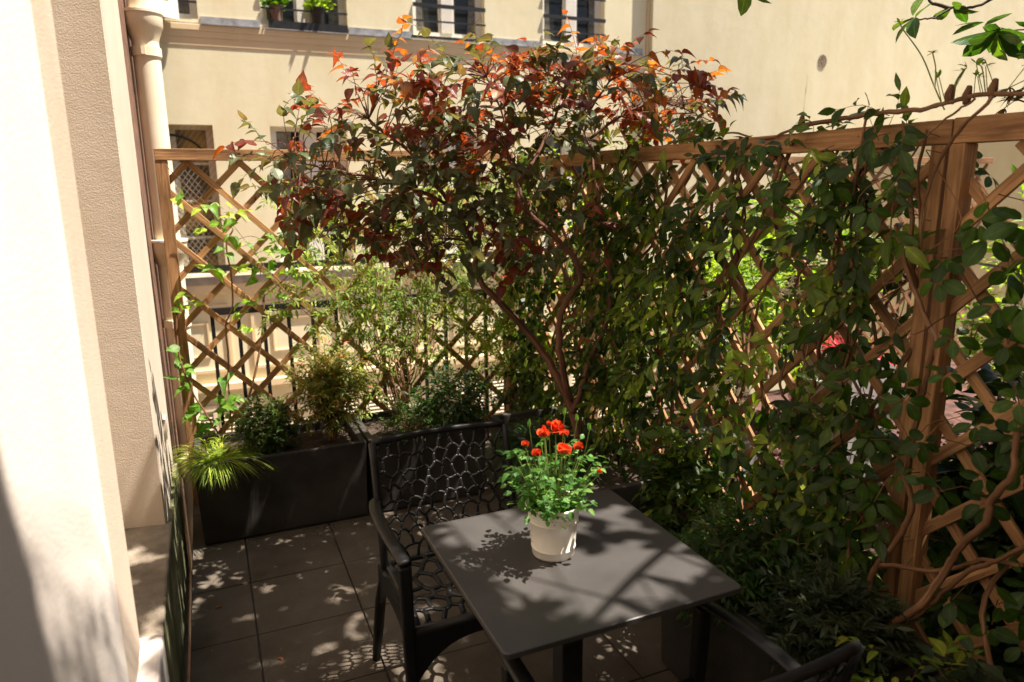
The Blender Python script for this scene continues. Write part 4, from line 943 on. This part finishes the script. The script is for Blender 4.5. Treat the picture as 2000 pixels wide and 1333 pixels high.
bush('lower_filler_plant', 'leafy green filler plant between the two right hand planters', 'plant', (1.66, 2.08, .0), (1.62, 2.08, .42), (.10, .2, .36), 240, M['jasmine'], .045, T_ELL, 6, (.2, .8), (.07, .12), .12)
def tuft(name, label, base, n, L_, mt, spread, tone, droopk=1.0, bias=(0, 0)):
    e = plant(name, base, label, 'grass'); vs = MB(); at = []
    for _ in range(n):
        a = ru(0, 2*PI); d = Vector((math.cos(a)*spread+bias[0], math.sin(a)*spread+bias[1], 1)).normalized(); p = Vector((ru(-.05, .05), ru(-.04, .04), 0)); l = L_*ru(.6, 1.15); k = 9; w_ = ru(.0013, .0026); P = [p.copy()]; dd = d
        for i in range(k): dd = (dd+Vector((dd.x*.12, dd.y*.12, -.27*droopk))).normalized(); p = p+dd*l/k; P.append(p.copy())
        s = d.cross(Vector((0, 0, 1))).normalized(); t = ru(*tone); V = []; F = []; U = []
        for i, q in enumerate(P):
            ww = w_*(1-(i/k)**2.5)*(.6+.4*min(1, i/2)); V += [q-s*ww, q+Vector((0, 0, -.0006)), q+s*ww]; U += [(-1, i/k), (0, i/k), (1, i/k)]
        for i in range(k): F += [(i*3, i*3+1, i*3+4, i*3+3), (i*3+1, i*3+2, i*3+5, i*3+4)]
        vs.add(V, F, U); at += [t]*len(V)
    o = vs.build('blades', mt, e, smooth=True); A = o.data.attributes.new('tone', 'FLOAT', 'POINT'); A.data.foreach_set('value', np.array(at, dtype=np.float32))
tuft('golden_grass', 'arching golden green grass tuft spilling over the left planter', (-.04, 3.50, .38), 380, .27, M['grass'], .75, (.0, 1), .75, (.05, -.25))
tuft('dark_grass', 'dark green arching grass mound in the corner behind the rose', (1.42, 3.0, .42), 420, .36, M['darkgrass'], .8, (0, .9), .95, (-.3, -.2))
tuft('edge_grass', 'dark grass clump leaning over the corner planter edge behind the rose', (1.38, 2.62, .42), 260, .30, M['darkgrass'], .8, (0, .7), .95, (-.45, -.2))

# ---- neighbour garden behind the right trellis
bush('garden_bush', 'sunlit lime green bush in the neighbouring garden behind the middle of the right trellis', 'bush', (2.7, 3.2, 0), (2.7, 3.2, .95), (.55, .4, .5), 420, M['bushlime'], .05, T_ELL, 7, (.3, 1), (.08, .16), group='garden bushes')
bush('garden_bush', 'tall green bush in the neighbouring garden near the far trellis', 'bush', (3.7, 3.6, 0), (3.6, 3.5, 1.15), (.6, .35, .62), 420, M['bushlime'], .055, T_ELL, 7, (.0, .7), (.08, .16), group='garden bushes')
bush('garden_bush', 'bright bush glimpsed behind the lattice right of the double post', 'bush', (3.6, 1.9, 0), (3.6, 1.95, 1.05), (.45, .55, .6), 380, M['bushlime'], .05, T_ELL, 7, (.2, 1), (.08, .16), group='garden bushes')
bush('garden_bush', 'green bush behind the back corner where the two trellises meet', 'bush', (2.15, 3.75, 0), (2.12, 3.7, 1.0), (.22, .25, .62), 260, M['bushlime'], .04, T_ELL, 7, (.2, .9), (.07, .14), group='garden bushes')
bush('laurel_hedge', 'dense dark laurel hedge behind the near trellis at the right edge', 'hedge', (2.15, .85, 0), (2.10, .80, .70), (.24, .66, .74), 900, M['jasmine'], .075, T_ELL, 7, (.0, .55), (.1, .2), .08)
bush('ground_sprout', 'small lime green plant sprouting from the lava gravel', 'plant', (2.35, 2.1, 0), (2.32, 2.1, .16), (.16, .2, .14), 46, M['bushlime'], .045, T_OVAL, 5, (.5, 1), (.05, .1), group='small plants on the lava gravel')
bush('ground_sprout', 'low leafy plant on the lava gravel behind the ferns', 'plant', (2.2, 1.65, 0), (2.2, 1.65, .12), (.2, .25, .12), 60, M['bushlime'], .04, T_OVAL, 5, (.1, .8), (.05, .1), group='small plants on the lava gravel')
co_ = plant('cordyline', (2.9, 2.5, .76), 'cordyline with red strap leaves glimpsed through the right trellis', 'plant'); lv = Leaves()
for _ in range(60):
    a = ru(0, 2*PI); lv.add((0, 0, ru(0, .05)), (math.cos(a)*.7, math.sin(a)*.7, ru(.3, 1.2)), (math.cos(a)*-.5, math.sin(a)*-.5, 1), ru(.14, .24), random.random(), .22)
lv.build('foliage', M['cordy'], co_, T_LANCE)

# ---- magnolia: branch in view top right, canopy above the frame shading the terrace
mg = plant('magnolia_tree', (3.3, 1.1, 0), 'magnolia tree with glossy leaves reaching in at the top right', 'tree')
st = MB(); lv = Leaves()
tp_ = [(3.3, 1.1, 0), (3.28, 1.12, 1.0), (3.2, 1.2, 2.0), (3.0, 1.25, 2.8), (2.7, 1.3, 3.5), (2.5, 1.3, 4.4)]
trunkm = MB(); trunkm.tube([L0(mg, p) for p in smooth_path(tp_, 5, .006)], [.055*(1-.7*i/25) for i in range(26)], 10)
main = [[(3.2, 1.2, 2.0), (3.1, 1.6, 2.3), (2.946, 1.806, 2.376), (2.769, 1.869, 2.323), (2.661, 1.904, 2.279), (2.596, 1.932, 2.28), (2.529, 1.953, 2.244), (2.46, 1.981, 2.239)],
        [(3.2, 1.2, 2.0), (3.05, 1.55, 2.2), (2.801, 1.712, 2.191), (2.717, 1.745, 2.178), (2.634, 1.779, 2.172)],
        [(2.9, 1.3, 3.0), (2.2, 1.6, 3.3), (1.6, 1.9, 3.4), (1.2, 2.1, 3.3)], [(2.8, 1.3, 3.2), (2.1, .9, 3.5), (1.5, .5, 3.6), (1.1, .3, 3.6)], [(2.7, 1.3, 3.5), (2.1, 1.2, 4.0), (1.5, 1.2, 4.4)],
        [(3.0, 1.25, 2.8), (2.9, 2.0, 3.1), (2.6, 2.7, 3.3)], [(2.5, 1.3, 4.2), (2.6, 2.2, 4.7), (2.4, 2.8, 4.9)], [(2.6, 1.3, 3.8), (3.0, .5, 4.4), (3.2, -.1, 4.7)], [(2.6, 1.95, 2.28), (2.56, 2.0, 2.31), (2.58, 2.02, 2.36)]]
MP = []
for i, pl in enumerate(main):
    P = smooth_path([L0(mg, p) for p in pl], 6, .003); r0 = .007 if i in (0, 8) else (.0045 if i == 1 else .015); trunkm.tube(P, [r0*(1.1-.7*k/len(P)) for k in range(len(P))], 7)
    if i not in (0, 1, 8): MP += P
def whorl(c, ax, n, size, tone, wdt=1.0):
    ax = Vector(ax).normalized(); s1 = ax.cross(Vector((.3, .2, 1))).normalized(); s2 = ax.cross(s1)
    for i in range(n):
        a = i*2.4+ru(-.3, .3); rad = s1*math.cos(a)+s2*math.sin(a); lv.add(Vector(c)+ax*ru(-.02, .01), rad+ax*ru(.1, .6)+Vector((0, 0, -.3)), ax+Vector((0, 0, .6))+rv(.2), size*ru(.75, 1.1), min(1, max(0, tone+random.gauss(0, .15))), wdt)
whorl(L0(mg, (2.46, 1.981, 2.245)), (-.6, .2, .5), 6, .12, .8); whorl(L0(mg, (2.60, 1.94, 2.29)), (-.2, 0, -.6), 4, .10, .85)
whorl(L0(mg, (2.634, 1.779, 2.172)), (-.1, 0, -.3), 9, .14, .5); whorl(L0(mg, (2.67, 1.86, 2.22)), (.1, .1, .8), 4, .12, .6)
whorl(L0(mg, (2.80, 1.72, 2.20)), (-.1, 0, -.4), 5, .13, .4)
whorl(L0(mg, (1.80, 2.12, 2.345)), (-.3, 0, -.5), 5, .14, .8); whorl(L0(mg, (2.02, 2.05, 2.37)), (-.2, 0, -.4), 5, .12, .3)
st.tube([L0(mg, p) for p in ((1.80, 2.12, 2.43), (1.95, 2.1, 2.6), (2.2, 2.1, 3.0))], .004, 5); st.tube([L0(mg, p) for p in ((2.02, 2.05, 2.43), (2.05, 2.08, 2.6), (2.2, 2.1, 3.0))], .004, 5)
# canopy, given by where each leaf cluster's shade falls on the terrace
def inside(poly, x, y):
    c = False; n = len(poly)
    for i in range(n):
        (x1, y1), (x2, y2) = poly[i], poly[(i+1) % n]
        if (y1 > y) != (y2 > y) and x < (x2-x1)*(y-y1)/(y2-y1)+x1: c = not c
    return c
gaps = [[(x-.752*.4, y+.752*.17) for x, y in q] for q in (
    [(.48, 1.50), (.62, 1.38), (.84, 1.40), (.86, 1.66), (.70, 1.74), (.50, 1.72)],
    [(.60, 1.17), (.95, 1.19), (1.07, 1.28), (1.04, 1.42), (.84, 1.40), (.70, 1.40), (.60, 1.28)],
    [(.92, 1.52), (.99, 1.51), (1.01, 1.57), (.92, 1.58)])]
gaps += [[(.35, 2.72), (.50, 2.66), (.52, 2.80), (.38, 2.84)], [(.46, 2.12), (.60, 2.05), (.66, 2.18), (.50, 2.24)]]
near = lambda x, y: any(inside(g, x, y) for g in gaps)
cnt = 0; MPa = np.array([tuple(p) for p in MP])
while cnt < 1320:
    px = ru(-.62, 2.5); py = ru(-.3, 2.95); z = ru(3.0, 5.0)
    if (1.3 < px < 1.9 and 2.05 < py < 2.65) or near(px, py) or near(px+.03, py) or near(px-.03, py) or near(px, py+.03) or near(px, py-.03): continue
    if px < -.40 and py < 1.8: continue
    if px > 1.05 and py > 1.75 and random.random() < .78: continue
    if px > 1.25 and random.random() < .35: continue
    hol = math.sin(px*7.3+py*2.1)+math.sin(py*8.7-px*3.1+1.3)
    if hol > 1.15 and random.random() < .8: continue
    cnt += 1; p = L0(mg, (px+.4*z, py-.17*z, z)); k = int(np.argmin(((MPa-np.array(tuple(p)))**2).sum(1))); q = Vector(MPa[k])
    if (p-q).length < 1.6: st.tube([q, q.lerp(p, .5)+rv(.05), p], [.005, .0035, .002], 4, cap=False)
    whorl(p, (p-q).normalized()+Vector((0, 0, .8)), random.randint(6, 8), .125, .45, 1.15)
for _ in range(230):     # added leaf clusters out of view, placed to shade the window jamb
    px = ru(-.80, -.46); py = ru(.35, .95+.35*(-.5-px)*0); z = ru(4.6, 6.0); p = L0(mg, (px+.4*z, py-.17*z, z)); k = int(np.argmin(((MPa-np.array(tuple(p)))**2).sum(1))); q = Vector(MPa[k])
    st.tube([q, q.lerp(p, .5)+rv(.05), p], [.005, .0035, .002], 4, cap=False); whorl(p, (p-q).normalized()+Vector((0, 0, .8)), 7, .125, .45, 1.15)
trunkm.build('trunk', M['darkbark'], mg, smooth=True); st.build('branches', M['darkbark'], mg); lv.build('foliage', M['magnolia'], mg, T_MAG)

# ---- cut-leaf maple sprays at the right edge
mp_ = plant('cutleaf_maple', (2.75, 1.5, 0), 'cut leaved maple with feathery bronze sprays at the right edge above the trellis', 'tree'); st = MB(); lv = Leaves()
tr_ = MB(); tr_.tube([L0(mp_, p) for p in smooth_path([(2.75, 1.5, 0), (2.74, 1.5, .8), (2.68, 1.48, 1.5), (2.60, 1.47, 1.95), (2.5, 1.47, 2.05)], 4)], .012, 7); tr_.build('trunk', M['darkbark'], mp_)
for _ in range(46):
    c = Vector((2.52+random.gauss(0, .12), 1.46+random.gauss(0, .07), 1.93+random.gauss(0, .07)))
    if c.x < 2.36: c.x = 2.36+ru(0, .1)
    c = L0(mp_, c); o = Vector((2.56, 1.47, 2.0))-mp_.location; st.tube([o, o.lerp(c, .5)+Vector((0, 0, .02)), c], .0014, 4, cap=False)
    ax = Vector((-.5, .15, -.35))+rv(.25); s = ax.cross(Vector((0, 0, 1))).normalized()
    for i in range(7):
        a = (i-3)*.38; lv.add(c, ax.normalized()*math.cos(a)+s*math.sin(a), Vector((0, -.4, 1)), .065*(1-.08*abs(i-3)), ru(.1, .8), .5)
st.build('twigs', M['darkbark'], mp_); lv.build('foliage', M['mapleleaf'], mp_, T_LANCE)

# ---- fallen leaves on the paving
for i, (x, y, lab) in enumerate(((-.10, 2.85, 'small orange fallen leaf on the paving near the left wall'), (.10, 2.42, 'small orange fallen leaf on the paving in a sun fleck'), (.62, 2.02, 'reddish fallen leaf on the paving under the armchair'))):
    lv = Leaves(); lv.add((x, y, .004), (ru(-1, 1), ru(-1, 1), .1), (0, 0, 1), .03, .92); o = lv.build('fallen_leaf', M['redleaf'], None, T_ELL)
    tag(o, lab, 'leaf', 'fallen leaves on the paving')
lv = Leaves()
for _ in range(420):
    x, y = (ru(-.18, 1.3), ru(.9, 3.4)) if random.random() < .5 else (ru(-.19, .66), 3.40-abs(random.gauss(0, .06)))
    lv.add((x, y, .003), (ru(-1, 1), ru(-1, 1), ru(0, .1)), (ru(-.2, .2), ru(-.2, .2), 1), ru(.003, .009), ru(.3, 1))
o = lv.build('leaf_litter', M['yleaf'], None, T_LANCE); tag(o, 'fine scatter of bud scales and leaf bits on the paving', 'leaf litter', kind='stuff')
